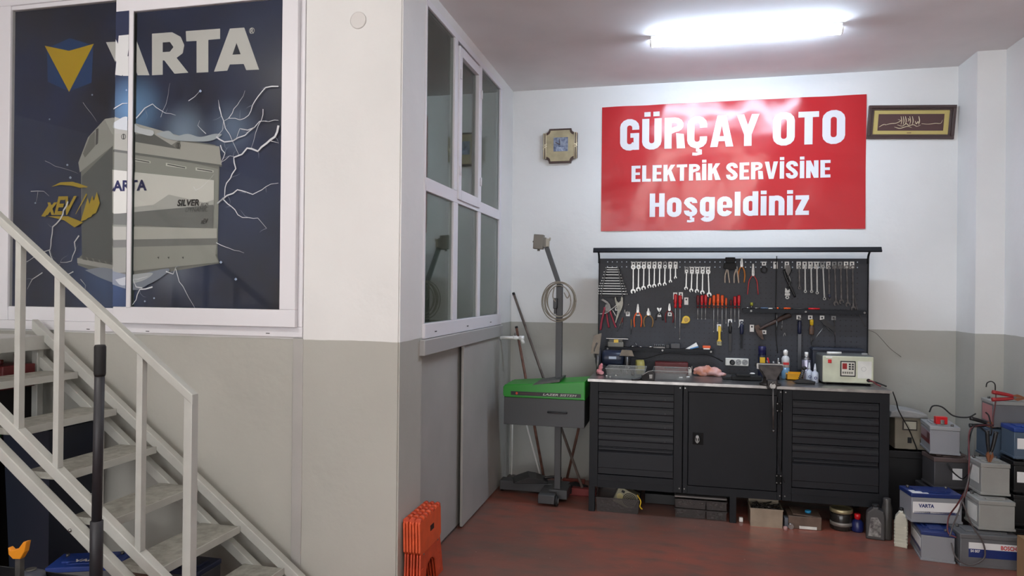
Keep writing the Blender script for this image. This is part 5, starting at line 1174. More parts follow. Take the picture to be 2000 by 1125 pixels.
obj('sticker', lathe(NB(), [(.024, -.0305), (.024, -.0315)], (-.040, 0, .010), axis='y', n=18), mat('pale_yellow_sticker', (205, 195, 140), .5), fn); obj('inlet', B(-.045, -.022, -.034, -.030, .045, .062), black, fn)
hang('yellow_wire', [(-.262, 5.10, .13), (-.235, 5.05, .10), (-.240, 5.045, .065), (-.225, 5.05, .045)], .004, yellow, 'yellow wire loop spilling over the floor bin edge', 'wire')
random.seed(11)
bm = NB()
for k in range(26): put(bm, box(NB(), -.012, .012, -.004, .004, -.004, .004), T(random.uniform(-.53, -.28), random.uniform(5.09, 5.16), .006+random.uniform(0, .05)) @ RZ(random.uniform(0, 3)) @ RX(random.uniform(0, 3)))
o = obj('scrap_parts', bm, mat('dull_bits', (120, 114, 110), .5)); tag(o, 'small metal scraps heaped in the smoky floor bin', 'scrap'); o['kind'] = 'stuff'
# pulled back dark flat box behind
tag(obj('flat_case', B(-.22, .02, 5.35, 5.62, 0, .075, bev=.004), black), 'flat black case far back under the bench, left half', 'case')
# stacked smoky drawers
for (xa, xb, nm) in ((.002, .212, 'left'), (.216, .352, 'right')):
    for lv in (0, 1):
        t = bin_('storage_bin', 'smoky clear parts drawer under the bench, %s column, %s one' % (nm, ['lower', 'upper'][lv]), xa, xb, 5.075, 5.36, .064, smoky, z=lv*.068, tap=.97)
        random.seed(lv*7+int(xa*100)); bm = NB()
        for k in range(16): put(bm, box(NB(), -.008, .008, -.003, .003, -.003, .003), T(random.uniform(xa+.02, xb-.02), random.uniform(5.092, 5.12), lv*.068+.008+random.uniform(0, .035)) @ RZ(random.uniform(0, 3)) @ RX(random.uniform(0, 3)))
        o = obj('loose_screws', bm, mat('bright_bits', (170, 165, 160), .4)); tag(o, 'loose screws in the %s %s smoky drawer' % (['lower', 'upper'][lv], nm), 'screws'); o['kind'] = 'stuff'
tag(obj('plastic_board', B(.0, .355, 5.09, 5.36, .138, .152, bev=.003), mat('dusty_lid', (110, 106, 104), .5)), 'dusty flat plastic board lying over the smoky parts drawers', 'board')
tag(obj('sugar_cube_box', B(.437, .462, 5.09, 5.12, 0, .028, bev=.003), white), 'tiny white block on the floor beside the middle bench foot', 'block')
# metal tin
t = bin_('metal_tin', 'rectangular dull metal tin full of screws on the floor under bench', .503, .712, 5.02, 5.20, .125, mat('tin', (168, 156, 138), .35, .75, var=.08, vs=8), tap=.99, cat='tin')
obj('open_lid', xf(B(-.10, .10, 0, .004, 0, .04), T(0, .088, .125)), MC['tin'], t)
random.seed(5); bm = NB()
for k in range(70): put(bm, cyl(NB(), (0, 0, -.02), (0, 0, .02), .004, n=6), T(random.uniform(.52, .695), random.uniform(5.04, 5.18), .100+random.uniform(-.01, .025)) @ RZ(random.uniform(0, 3)) @ RX(random.uniform(.8, 1.6)))
o = obj('tin_screws', bm, mat('dark_screws', (50, 46, 44), .4, .6)); tag(o, 'dark bolts filling the dull metal tin', 'screws'); o['kind'] = 'stuff'
# brown box with odd parts
t = thing('parts_carton', 'brown flat box of oily parts on the floor right of the tin', 'box', (.86, 5.12, 0))
obj('carton', B(-.11, .10, -.08, .10, 0, .085, bev=.004), mat('oily_brown', (98, 80, 68), .6, var=.15, vs=15), t); obj('lid', xf(B(-.08, .10, -.075, .09, 0, .006), T(0, 0, .088) @ RY(R(4))), MC['oily_brown'], t); obj('paper', B(-.04, .07, -.084, -.08, .004, .022), offwhite, t)
tag(obj('bottle_cap', lathe(NB(), [(.020, 0), (.020, .014), (.016, .016)], (.885, 5.10, .098), n=16), mat('cyan_cap', (40, 140, 190), .4)), 'bright blue bottle cap on the brown floor box', 'cap')
tag(obj('chrome_socket', cyl(NB(), (.765, 5.02, .018), (.765, 5.06, .018), .018, n=18), steelm), 'round steel socket lying before the brown floor box', 'socket')
tag(obj('relay_block', B(.725, .748, 5.03, 5.10, 0, .07, bev=.003), mat('slate', (88, 92, 100), .5)), 'slate grey block standing left of the brown floor box', 'block')
tag(obj('pink_cap', lathe(NB(), [(.014, 0), (.014, .022), (.010, .024)], (.726, 4.995, 0), n=14), mat('dusty_pink', (180, 140, 135), .5)), 'dusty pink cap on the floor right of the tin', 'cap')
# jar with gold lid
t = thing('glass_jar', 'dark round jar with a wide brass lid on the floor under the bench', 'jar', (1.10, 5.13, 0))
lathe(bm := NB(), [(.066, 0), (.070, .006), (.070, .10), (.062, .115)], n=28); obj('jar', bm, mat('dark_glass', (40, 38, 36), .15), t)
lathe(bm := NB(), [(.070, .115), (.073, .118), (.073, .138), (.068, .142), (.060, .140), (.055, .134)], n=28); obj('lid', bm, mat('brass_lid', (175, 165, 130), .35, .6), t); lathe(bm := NB(), [(.0715, .03), (.0715, .055)], n=28); obj('label_band', bm, mat('silver_band', (140, 136, 130), .4, .3), t)
t = thing('blue_bottle', 'dark blue bottle with red cap lying by the brass lidded jar', 'bottle', (1.195, 5.10, 0)); lathe(bm := NB(), [(.035, 0), (.038, .01), (.038, .06), (.015, .085)], n=18); obj('bottle', bm, mat('deep_blue', (28, 36, 90), .3), t); lathe(bm := NB(), [(.018, .082), (.020, .115), (.012, .118)], n=16); obj('cap', bm, red, t)
# oil jugs
def jug(lab, x, y, w, d, h, m_, capm, rz, labm=None, ribs=False):
    t = thing('oil_jug', lab, 'jug', (x, y, 0), rz)
    prof = [(-w, 0), (w, 0), (w, h*.72), (w*.85, h*.86), (w*.35, h*.92), (w*.30, h*.97), (-w*.30, h*.97), (-w*.35, h*.92), (-w*.9, h*.80), (-w, h*.66)]
    obj('jug_body', ext(NB(), prof, -d, d, bev=.008), m_, t); lathe(bm := NB(), [(w*.36, h*.93), (w*.38, h*1.02), (w*.30, h*1.04)], n=18); obj('cap', bm, capm, t)
    if labm: obj('label', ext(NB(), [(-w*.75, h*.1), (w*.55, h*.1), (w*.6, h*.5), (w*.2, h*.68), (-w*.5, h*.66)], -d-.002, -d+.001, bev=0), labm, t)
    if ribs:
        bm = NB(); [box(bm, -w-.002, w+.002, -d-.002, d+.002, h*(.1+.09*k), h*(.1+.09*k)+.004) for k in range(7)]; obj('rib', bm, m_, t)['kind'] = 'stuff'
    return t
jug('dark grey oil jug with a faded silver label beside the right cabinet', 1.275, 4.985, .055, .038, .215, mat('dark_grey_jug', (64, 62, 62), .45), rubber, R(-12), mat('silver_label', (150, 148, 144), .45, c2=(70, 66, 66), vs=40))
tag(obj('dark_bottle', lathe(NB(), [(.030, 0), (.032, .01), (.032, .20), (.024, .235), (.024, .262), (.02, .265)], (1.345, 4.99, 0), n=20), mat('smoked_bottle', (66, 64, 62), .35)), 'tall dark cylinder bottle between grey jug and white bottle', 'bottle')
jug('white ribbed fluid bottle with a black cap on the floor by the batteries', 1.395, 4.87, .036, .034, .235, mat('dirty_white', (196, 194, 178), .5, var=.05), black, R(-18), ribs=True)

# ------------------------------------------------------------------ batteries
def battery(lab, x, y, z, L, W, H, rz, case, lid, sticker=None, txt=None, term=True, lidlabel=False, side_st=None):
    """car battery: long face looks to local -y"""
    t = thing('car_battery', lab, 'battery', (x, y, z), rz, 'car batteries piled at the right wall' if x > 0 else 'car batteries under the stairs')
    l, w = L/2, W/2; hb = H*.80
    bm = B(-l, l, -w, w, .0, hb, bev=.004); box(bm, -l-.004, l+.004, -w-.004, w+.004, 0, .014, bev=.002); obj('case', bm, case, t)
    bm = B(-l-.003, l+.003, -w-.003, w+.003, hb, H*.93, bev=.004); box(bm, -l*.72, l*.72, -w*.45, w*.45, H*.92, H*.97, bev=.003)
    obj('lid', bm, lid, t)
    if term:
        for s in (-1, 1): obj('terminal', cyl(NB(), (s*l*.78, w*.55, H*.92), (s*l*.78, w*.55, H*1.0), .009, .008, n=12), dulls, t)
    bm = NB(); box(bm, -l*.5, -l*.46, -w*.6, -w*.3, H*.93, H*.96); box(bm, l*.46, l*.5, -w*.6, -w*.3, H*.93, H*.96); box(bm, -l*.5, l*.5, -w*.75, -w*.62, H*.93, H*.965, bev=.002); obj('carry_handle', bm, lid, t)
    if sticker:
        for (m_, a, b, c, d_) in sticker: obj('sticker', B(a*l, b*l, -w-.0015, -w, c*H, d_*H), m_, t)
    if side_st:
        for (m_, a, b, c, d_) in side_st: obj('sticker', B(-l-.0015, -l, a*w, b*w, c*H, d_*H), m_, t)
    if txt:
        for (s_, m_, a, b, c, d_, bold) in txt:
            tb = text_bm(s_, (b-a)*l, (d_-c)*H, bold); xf(tb, T(a*l, -w-.0022, c*H)); obj('lettering', tb, m_, t)
    if lidlabel: obj('lid_label', B(-l*.95, -l*.3, -w*.98, -w*.2, H*.93, H*.935), ink_w, t)
    return t
grey1 = mat('grey_case', (104, 105, 108), .45, var=.03); grey2 = mat('pale_grey_case', (152, 152, 148), .45, var=.03); lgrey = mat('light_case', (140, 142, 147), .42); dk = mat('dark_case', (62, 62, 66), .5)
bluel = mat('blue_lid', (26, 46, 104), .38); clearblue = mat('bluish_case', (78, 94, 112), .3); blk = mat('black_case', (22, 22, 24), .4)
battery('grey battery with blue lid standing on the floor, front left of pile', 1.545, 4.79, 0, .30, .175, .19, R(-96), lgrey, bluel, [(ink_w, -.9, .9, .30, .66), (ink_b, -.9, .9, .26, .36)], lidlabel=True)
battery('blue topped white battery lying across the front left stack', 1.555, 4.86, .192, .29, .175, .19, R(6), lgrey, bluel, [(ink_w, -.95, .9, .30, .66), (ink_b, -.9, .88, .28, .36)], [('VARTA', ink_b, -.72, -.10, .48, .60, .04)], lidlabel=True)
battery('large grey battery with blue and white label, bottom front right', 1.79, 4.70, 0, .312, .175, .205, R(2), grey1, mat('grey_lid', (100, 101, 103), .45), [(ink_w, -.72, .98, .52, .70), (ink_b, -.72, .98, .28, .52)], [('BOSCH', ink_r, .36, .88, .54, .66, .03), ('S4 007', ink_w, -.66, -.34, .42, .50, .03)])
battery('pale grey battery standing on the large labelled one', 1.845, 4.76, .207, .19, .19, .185, R(2), grey2, grey2, side_st=[(offwhite, -.7, .6, .2, .7)])
battery('pale battery topped by black cable clamps, third level front', 1.865, 4.83, .394, .155, .18, .205, R(2), grey2, mat('pale_lid', (146, 146, 142), .45), side_st=[(offwhite, -.7, .6, .3, .75)])
battery('dark battery hidden low behind the blue topped pair', 1.74, 5.22, 0, .26, .175, .19, R(4), dk, dk, term=False)
battery('scuffed black box battery low behind the blue topped pair, upper', 1.74, 5.22, .192, .26, .175, .14, R(4), dk, dk, term=False)
battery('dark battery with a small white square sticker under the white one', 1.755, 5.16, .334, .24, .19, .215, R(4), mat('charcoal_case', (70, 69, 72), .45), mat('reddish_lid', (92, 78, 76), .5), [(ink_w, -.1, .38, .28, .62)])
battery('white battery with red label and red terminal cover, on dark battery', 1.722, 5.21, .552, .275, .17, .195, R(-96), lgrey, mat('white_lid', (150, 152, 154), .4), [(mat('rose_label', (150, 120, 128), .4), -.9, .92, .42, .70), (mat('maroon_label', (104, 22, 38), .4), -.9, .92, .30, .44), (MC['maroon_label'], .35, .92, .44, .66)])
t = thing('terminal_cover', 'red terminal cover on the white battery in the middle', 'cover', (1.70, 5.13, .742)); obj('cover', B(-.035, .035, -.02, .02, 0, .048, bev=.003), red, t)
obj('clamp', box(B(-.010, .012, -.034, -.02, -.0, .03, bev=.002), -.004, .006, -.04, -.034, .005, .022), chrome, t)
for lab, x, y, z, L, W, H, c, l_ in (('lowest black battery at the right wall behind the front stacks', 2.085, 5.13, 0, .25, .175, .165, blk, blk), ('second battery up at the right wall, dark grey', 2.085, 5.13, .167, .25, .175, .185, dk, dk), ('grey battery at the right wall, third level', 2.085, 5.13, .354, .25, .175, .20, grey1, grey1), ('bluish translucent battery at the right wall, fourth level', 2.075, 5.12, .556, .27, .185, .20, clearblue, clearblue)):
    battery(lab, x, y, z, L, W, H, 0, c, l_, term=False)
tb_ = battery('grey battery with red label topping the stack at the right wall', 2.085, 5.10, .758, .25, .18, .175, 0, grey1, grey2, side_st=[(mat('pink_label', (178, 120, 120), .4), -.8, .8, .15, .75)])
for lab, z, H, c, l_ in (('black battery at the right frame edge, floor level', 0, .20, blk, blk), ('black battery at the right frame edge, second level', .202, .20, blk, blk), ('black battery with white stripes at the right frame edge, third level', .404, .20, blk, blk), ('blue battery topping the stack at the right frame edge', .606, .20, clearblue, blue)):
    battery(lab, 2.105, 4.90, z, .22, .175, H, 0, c, l_, [(ink_w, -.85, -.5, .3, .62)] if z > .4 else None, term=False)
# carton at the corner of the frame
t = thing('cardboard_box', 'brown cardboard box at the bottom right corner', 'box', (2.035, 4.36, 0)); card = mat('cardboard', (150, 118, 84), .8, var=.06)
obj('carton', B(-.155, .16, -.14, .13, 0, .245), card, t); obj('flap', xf(B(-.155, .16, 0, .004, 0, .10), T(0, -.14, .245) @ RX(R(70))), card, t); obj('tape', B(-.02, .02, -.141, .131, .2452, .2462), tan, t)

# charging leads and clamps
def clamp(lab, loc_, rot, c, L=.13, mt=None):
    t = thing('battery_clamp', lab, 'clamp', loc_, rot=rot, group='battery clamps on the charging leads')
    for s in (-1, 1):
        obj('grip', tube(NB(), [(s*.006, 0, 0), (s*.014, 0, L*.35), (s*.024, 0, L)], lambda a: .009+.004*a, 8), c, t)
        bm = NB(); ext(bm, [(s*.001, -.055), (s*.006, -.058), (s*.020, -.020), (s*.012, .008), (s*.002, .008)], -.008, .008); obj('jaw', bm, mt or mat('copper', (150, 98, 70), .4, .7), t)
    cyl(bm := NB(), (0, -.013, -.002), (0, .013, -.002), .008, n=10); obj('pivot', bm, dulls, t)
    return t
clamp('black gripped copper clamp standing open on the third level battery', (1.845, 4.76, .645), (R(0), R(4), 0), black, .13)
clamp('red battery clamp lying on the top battery at the right wall', (2.06, 4.98, .955), (0, R(-88), 0), mat('clamp_red', (160, 38, 40), .45), .12)
clamp('black battery clamp hanging level between the two battery stacks', (1.93, 5.02, .772), (0, R(-84), 0), black, .10)
def lead(lab, pts, c, r=.0045): return hang('charging_lead', pts, r, c, lab, 'cable')
dr = mat('dull_red_lead', (96, 42, 44), .5)
lead('black lead from the white battery across to the hanging clamp', [px(1815, 805, 5.1), px(1822, 793, 5.1), px(1840, 795, 5.08), px(1862, 812, 5.05), px(1890, 815, 5.02), px(1906, 808, 5.02)], rubber)
lead('dark lead drooping from the hanging clamp to the floor beside batteries', [px(1925, 805, 5.0), px(1932, 815, 4.98), px(1935, 850, 4.9), px(1905, 830, 4.85), px(1892, 870, 4.75), px(1893, 930, 4.62), px(1888, 960, 4.60)], rubber)
lead('dull red lead dropping past the third level battery', [px(1940, 830, 4.95), px(1908, 832, 4.85), px(1893, 845, 4.8), px(1893, 900, 4.62), px(1890, 950, 4.6), px(1883, 972, 4.58)], dr)
lead('dull red lead looping over the blue topped battery face', [px(1888, 955, 4.58), px(1870, 985, 4.62), px(1853, 1010, 4.68), px(1852, 1040, 4.60), px(1868, 1050, 4.58)], dr)
lead('grey lead looping low in front of the large labelled battery', [px(1880, 980, 4.57), px(1898, 1025, 4.57), px(1920, 1060, 4.57), px(1922, 1090, 4.57), px(1895, 1104, 4.55), px(1868, 1090, 4.55), px(1858, 1060, 4.58)], mat('grey_lead', (84, 78, 78), .5))
lead('second grey lead crossing the blue topped battery', [px(1898, 905, 4.62), px(1888, 950, 4.58), px(1872, 1000, 4.60), px(1860, 1030, 4.6), px(1855, 1048, 4.58)], MC['grey_lead'])
lead('dark lead from the middle dark battery down to the side', [px(1850, 905, 5.02), px(1858, 918, 5.0), px(1868, 928, 5.0), px(1880, 935, 4.95), px(1892, 925, 4.75)], rubber)
lead('dull red lead hanging from the top right clamp', [px(1945, 770, 4.98), px(1944, 790, 4.97), px(1940, 815, 4.97), px(1940, 832, 4.95)], dr, .0035)
lead('black loop above the top right clamp', [px(1926, 756, 4.95), px(1928, 748, 4.95), px(1936, 745, 4.95), px(1943, 750, 4.95), px(1944, 762, 4.97)], rubber, .0035)

# old charger with meter
t = thing('battery_charger', 'old beige charger with an analogue meter right of the workbench', 'charger', (1.615, 5.56, .497)); 
obj('case', B(-.10, .11, -.11, .10, 0, .225, bev=.004), mat('old_beige', (142, 134, 118), .55, var=.08), t); mt_ = obj('meter', B(-.052, .042, -.118, -.109, .135, .205, bev=.002), mat('meter_dark', (70, 64, 58), .5), t); obj('meter_face', B(-.044, .034, -.120, -.117, .145, .197), mat('meter_white', (190, 186, 170), .4), mt_)
obj('needle', xf(B(-.0008, .0008, -.121, -.1195, 0, .035), T(-.005, 0, .150) @ RY(R(-30))), black, mt_); obj('switch', B(-.018, .008, -.116, -.109, .045, .085, bev=.002), black, t); obj('socket_plate', B(.060, .095, -.113, -.109, .03, .075), mat('olive_plate', (92, 88, 66), .5), t)
t = thing('plastic_sack', 'folded grey plastic sack lying on top of the old charger', 'sack', (1.60, 5.52, .723)); 
bm = ext(NB(), [(-.13, 0), (.12, 0), (.11, .03), (.03, .05), (-.07, .06), (-.12, .04)], -.11, .10, bev=.01); obj('sack', bm, mat('sack_grey', (150, 150, 148), .6, bump=.4, bs=30), t)
tag(obj('black_crate', box(B(1.43, 1.74, 5.42, 5.72, 0, .49, bev=.006), 1.42, 1.75, 5.41, 5.73, .44, .49, bev=.004), mat('crate_black', (24, 23, 26), .5)), 'tall black box carrying the old beige charger', 'box')
lead('black charger lead hanging from the worktop corner', [(1.392, 5.06, .95), (1.42, 5.08, .88), (1.47, 5.2, .80), px(1775, 838, 5.43), px(1785, 862, 5.43), px(1792, 880, 5.43)], rubber, .004)

# ------------------------------------------------------------------ headlight tester stand
HX, HY = -.862, 5.22
st = thing('headlight_tester', 'headlight alignment stand with green tray and tall grey column', 'test stand', (HX, HY, 0))
sg = mat('stand_grey', (70, 71, 73), .5)
def hl(bm): return xf(bm, T(-HX, -HY, 0))
obj('column', B(-.024, .024, -.018, .018, .07, 1.625, bev=.003), sg, st)
a, b = at(1093, 558, y=HY), at(1066, 478, y=HY)
d = Vector((b.x-a.x, 0, b.z-a.z)); ln = d.length
bm = B(-.017, .017, -.014, .014, 0, ln, bev=.003); xf(bm, T(a.x-HX, -.002, a.z) @ RY(math.atan2(d.x, d.z))); obj('arm', bm, sg, st)
lathe(bm := NB(), [(.020, 0), (.022, .01), (.010, .018)], (.006, 0, 1.625), n=16); obj('knob', bm, black, st)
hd = at(1055, 472, y=HY)
bm = B(-.045, .030, -.03, .03, -.058, .052, bev=.004); xf(bm, T(hd.x-HX, -.01, hd.z) @ RY(R(4))); h = obj('head', bm, mat('head_olive', (122, 118, 108), .5), st)
bm = NB(); box(bm, .028, .050, -.02, .02, -.045, .03, bev=.003); cyl(bm, (-.010, 0, -.058), (-.010, 0, -.072), .010, n=10); cyl(bm, (-.045, 0, 0), (-.055, 0, 0), .006, n=10); xf(bm, T(hd.x-HX, -.01, hd.z)); obj('lens_housing', bm, MC['head_olive'], h)
bm = tube(NB(), [(.040, 0, .01), (.060, 0, .015), (.075, 0, .010), (.078, 0, .03)], .006); box(bm, .030, .072, -.016, .016, -.040, .022, bev=.003); xf(bm, T(hd.x-HX, -.01, hd.z)); obj('bracket', bm, mat('bracket_cream', (170, 164, 148), .5), h)
# tray: long green box with wedge top
gx0, gx1 = -1.252-HX, -.640-HX
prof = [(gx0+.012, .797), (gx1, .797), (gx1, .935), (gx1-.12, .925), (gx0+.012, .888), (gx0, .870), (gx0, .812)]
obj('green_tray', ext(NB(), prof, -.17, .16, bev=.006), greenm, st)
obj('dark_cover', ext(NB(), [(-.17, .893), (.035, .925), (.04, .945), (-.15, .908)], -.172, .10), mat('cover_grey', (72, 74, 72), .45), st)
bd = obj('stripe_band', B(gx0+.06, gx1-.03, -.1725, -.1695, .815, .843), ink_k, st)
tb = text_bm('LAZER SISTEM', .25, .015, .01, .25); xf(tb, T(gx1-.31, -.1732, .8215)); obj('lettering', tb, mat('silver_print', (205, 205, 195), .4), bd)
lathe(bm := NB(), [(.009, -.1726), (.009, -.1732)], (gx0+.105, 0, .829), axis='y', n=16); obj('dot', bm, mat('orange_print', (215, 70, 40), .4), bd); obj('line', B(gx0+.13, gx0+.28, -.1732, -.1726, .825, .833), mat('maroon_line', (70, 40, 38), .5), bd)
dw = obj('drawer', B(gx0+.004, gx1-.004, -.155, .15, .592, .797, bev=.003), mat('drawer_charcoal', (70, 72, 74), .5), st); obj('drawer_handle', tube(NB(), [(.02-.065, -.157, .70), (.02-.06, -.175, .70), (.02+.06, -.175, .70), (.02+.065, -.157, .70)], .006, k=3), black, dw)
# base: rear bar with rail and forward foot with wheels
obj('base_bar', B(-1.345-HX, -.80-HX, .12, .23, .02, .095, bev=.006), sg, st); obj('base_foot', B(-.985-HX, -.86-HX, -.15, .23, .018, .085, bev=.006), sg, st); obj('base_foot', B(-.06, .08, -.05, .13, .03, .10, bev=.006), sg, st)
for x_, y_ in ((-.850-HX, -.115), (-.79-HX, .20), (-1.335-HX, .175)):
    lathe(bm := NB(), [(.02, -.012), (.038, -.010), (.038, .010), (.02, .012)], (x_, y_, .038), axis='x', n=20); w_ = obj('wheel', bm, rubber, st); lathe(bm := NB(), [(.02, -.0135), (.02, .0135)], (x_, y_, .038), axis='x', n=14); obj('hub', bm, greyplas, w_)
# coiled cable on column
cc = at(1093, 587, y=HY-.04); bm = NB(); random.seed(2)
for k in range(6):
    rx, rz_ = .112+random.uniform(-.026, .014), .138+random.uniform(-.022, .014); ox, oz = random.uniform(-.014, .014), random.uniform(-.010, .010)
    P = [(cc.x+ox+rx*math.cos(2*PI*i/20), HY-.034-.004*k+.004*math.sin(i), cc.z+oz+rz_*math.sin(2*PI*i/20)) for i in range(21)]
    tube(bm, P, .0042, 6, 2)
tube(bm, [(cc.x+.05, HY-.05, cc.z+.09), (cc.x+.075, HY-.055, cc.z+.05), (cc.x+.06, HY-.055, cc.z+.02), (cc.x+.035, HY-.05, cc.z+.06)], .0045, 6, 4); tube(bm, [(cc.x-.04, HY-.05, cc.z+.10), (cc.x-.05, HY-.05, cc.z+.03), (cc.x-.03, HY-.05, cc.z-.01)], .0045, 6, 4)
o = obj('coiled_cable', bm, mat('cable_beige', (140, 132, 118), .5)); tag(o, 'coil of beige cable hung on the tall grey column', 'cable')
tag(obj('cable_plug', box(B(cc.x-.048, cc.x-.018, HY-.05, HY-.028, cc.z-.062, cc.z+.018, bev=.004), cc.x-.042, cc.x-.024, HY-.046, HY-.032, cc.z-.10, cc.z-.06, bev=.003), black), 'black plug of the coiled cable beside the column', 'plug')

# brooms and sticks in the corner
def stick(name, lab, a, b, r, m_, cat='broom'):
    t = thing(name, lab, cat, b); d = Vector(a)-Vector(b); obj('handle', cyl(NB(), (0, 0, 0), d, r, n=10), m_, t); obj('end_cap', cyl(NB(), d, d*1.012, r*1.12, n=10), rubber, t); return t, d
wood = mat('broom_wood', (104, 92, 84), .6, var=.2, vs=15); wood2 = mat('broom_wood_red', (112, 76, 62), .6, var=.2, vs=15)
t, d = stick('broom', 'tall grey wooden broom leaning in the back left corner', px(1004, 576, 5.82), (-.70, 5.42, .06), .011, wood)
obj('broom_head', B(-.13, .11, -.03, .03, -.055, .0, bev=.005), mat('dull_red_head', (120, 40, 38), .6), t); obj('bristles', B(-.12, .10, -.028, .028, -.06, -.03), mat('reddish_bristles', (96, 36, 34), .9, var=.3, vs=90), t)
t, d = stick('broom', 'shorter brown wooden stick leaning beside the wall valve', px(1009, 641, 5.74), (-1.02, 5.56, .02), .011, wood2)
obj('broom_head', B(-.06, .09, -.025, .02, -.02, .02, bev=.004), black, t)
t, d = stick('squeegee', 'white handled squeegee standing behind the green tray stand', px(1010, 760, 5.70), (-1.06, 5.60, .05), .008, white, 'squeegee'); obj('blade', B(-.08, .08, -.01, .01, -.048, .0), black, t)
t, d = stick('broom', 'short reddish brown stick crossing behind the stand', px(1133, 825, 5.6), (-.86, 5.66, .05), .011, wood2); obj('broom_head', B(-.03, .15, -.02, .02, -.05, .01, bev=.004), mat('rust_head', (120, 52, 40), .6), t)
t, d = stick('mop', 'thin white pole standing against the stub wall', px(1002, 745, 5.75), (-1.30, 5.56, .03), .007, offwhite, 'mop'); obj('mop_head', B(-.03, .03, -.03, .03, -.028, .05, bev=.005), dulls, t)
t = thing('dustpan', 'black dustpan lying on the stand base in the corner', 'dustpan', (-1.10, 5.38, .097), R(15)); obj('pan', ext(NB(), [(-.14, 0), (.13, 0), (.13, .008), (.04, .04), (-.02, .05), (-.13, .012)], -.09, .10, bev=.003), black, t); obj('handle', tube(NB(), [(.10, 0, .02), (.17, .0, .03), (.24, .0, .02)], .010), black, t)
tag(obj('dust_cloth', xf(ext(NB(), [(-.12, 0), (.13, 0), (.12, .03), (.02, .055), (-.09, .03)], -.08, .08, bev=.01), T(-.80, 5.53, 0)), mat('black_cloth', (30, 29, 32), .9)), 'bunched black cloth on the floor behind the stand', 'cloth')
# pipe stub with valve
t = thing('wall_valve', 'white pipe stub with a small tap on the left wall corner', 'valve', (XL, 5.50, 1.205)); 
cyl(bm := NB(), (0, 0, 0), (.17, .02, .0), .013, n=14); cyl(bm, (.15, .018, 0), (.19, .022, 0), .018, n=14); cyl(bm, (.17, .02, .0), (.185, .02, -.045), .015, n=12); cyl(bm, (.10, .012, 0), (.135, .016, 0), .018, n=14); obj('pipe', bm, white, t)
cyl(bm := NB(), (.118, .014, .015), (.118, .014, .042), .006, n=10); obj('tap', bm, dulls, t)
lathe(bm := NB(), [(.022, 0), (.022, .006)], (0, 0, 0), axis='x', n=18); obj('flange', bm, white, t)

# ------------------------------------------------------------------ folded step stools
omat = mat('orange_stool', (214, 88, 48), .5, var=.06, vs=12); odark = mat('orange_stool_worn', (196, 72, 38), .55, var=.08, vs=14)
def stool(lab, x, y, lean):
    """folded step stool, broad face looking to +x"""
    t = thing('step_stool', lab, 'step stool', (x, y, 0), group='folded orange step stools', rot=(0, lean, 0))
    W2 = .165; z0, z1 = .205, .385
    for sx in (-1, 1):
        # folded top halves; outer one has a hand hole
        def wy(z): return W2
        bm = NB(); xa, xb = (.002, .0145) if sx > 0 else (-.0145, -.002)
        hy0, hy1, hz0, hz1 = -.012, .046, .288, .318
        prof = [(-W2, z0+.02), (-W2+.02, z0), (W2-.02, z0), (W2, z0+.02), (W2, z1-.012), (W2-.012, z1), (-W2+.012, z1), (-W2, z1-.012)]
        ext(bm, prof, xa, xb, 'x', bev=.004); p = obj('top_half', bm, omat, t)
        xo_ = xb if sx > 0 else xa
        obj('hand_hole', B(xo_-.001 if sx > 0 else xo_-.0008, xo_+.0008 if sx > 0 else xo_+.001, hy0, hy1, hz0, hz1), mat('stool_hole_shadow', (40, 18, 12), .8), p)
    for k in range(7):
        yy = -W2+.022+k*.0475; bm = NB(); cyl(bm, (0, yy-.014, z1-.002), (0, yy+.014, z1-.002), .0158, n=14); obj('hinge_tooth', bm, omat if k % 2 else odark, t)
    for sx in (-1, 1):
        # leg frames: slab with an arched opening
        xa, xb = (.003, .012) if sx > 0 else (-.012, -.003)
        n = 8; arch = [(.075*math.cos(PI*i/n), .085+.055*math.sin(PI*i/n)) for i in range(n+1)]
        prof = [(W2+.03, 0), (W2-.012, z0+.004), (-W2+.012, z0+.004), (-W2-.012, 0), (-.095, 0)]+[(p[0], p[1]) for p in reversed(arch)]+[(.095, 0)]
        lg = obj('leg_frame', ext(NB(), prof, xa, xb, 'x', bev=.002), odark, t)
        bm = NB()
        for s in (-1, 1):
            for zz in (.03, .075, .12): box(bm, xa-.002, xb+.002, s*.135-.012, s*.135+.012, zz, zz+.012, bev=.002)
        obj('rib', bm, odark, lg)['kind'] = 'stuff'
    bm = NB(); [cyl(bm, (-.0145, s*.11, z0-.004), (.0145, s*.11, z0-.004), .005, n=8) for s in (-1, 1)]; obj('hinge_pin', bm, dulls, t)
    return t
for k, (x_, lab) in enumerate(((-1.356, 'orange folded step stool nearest the pillar wall, first of three'), (-1.3225, 'orange folded step stool, middle one of the three'), (-1.289, 'orange folded step stool, outermost of three with hand hole facing the room'))):
    stool(lab, x_, 3.585, R(-1.5))

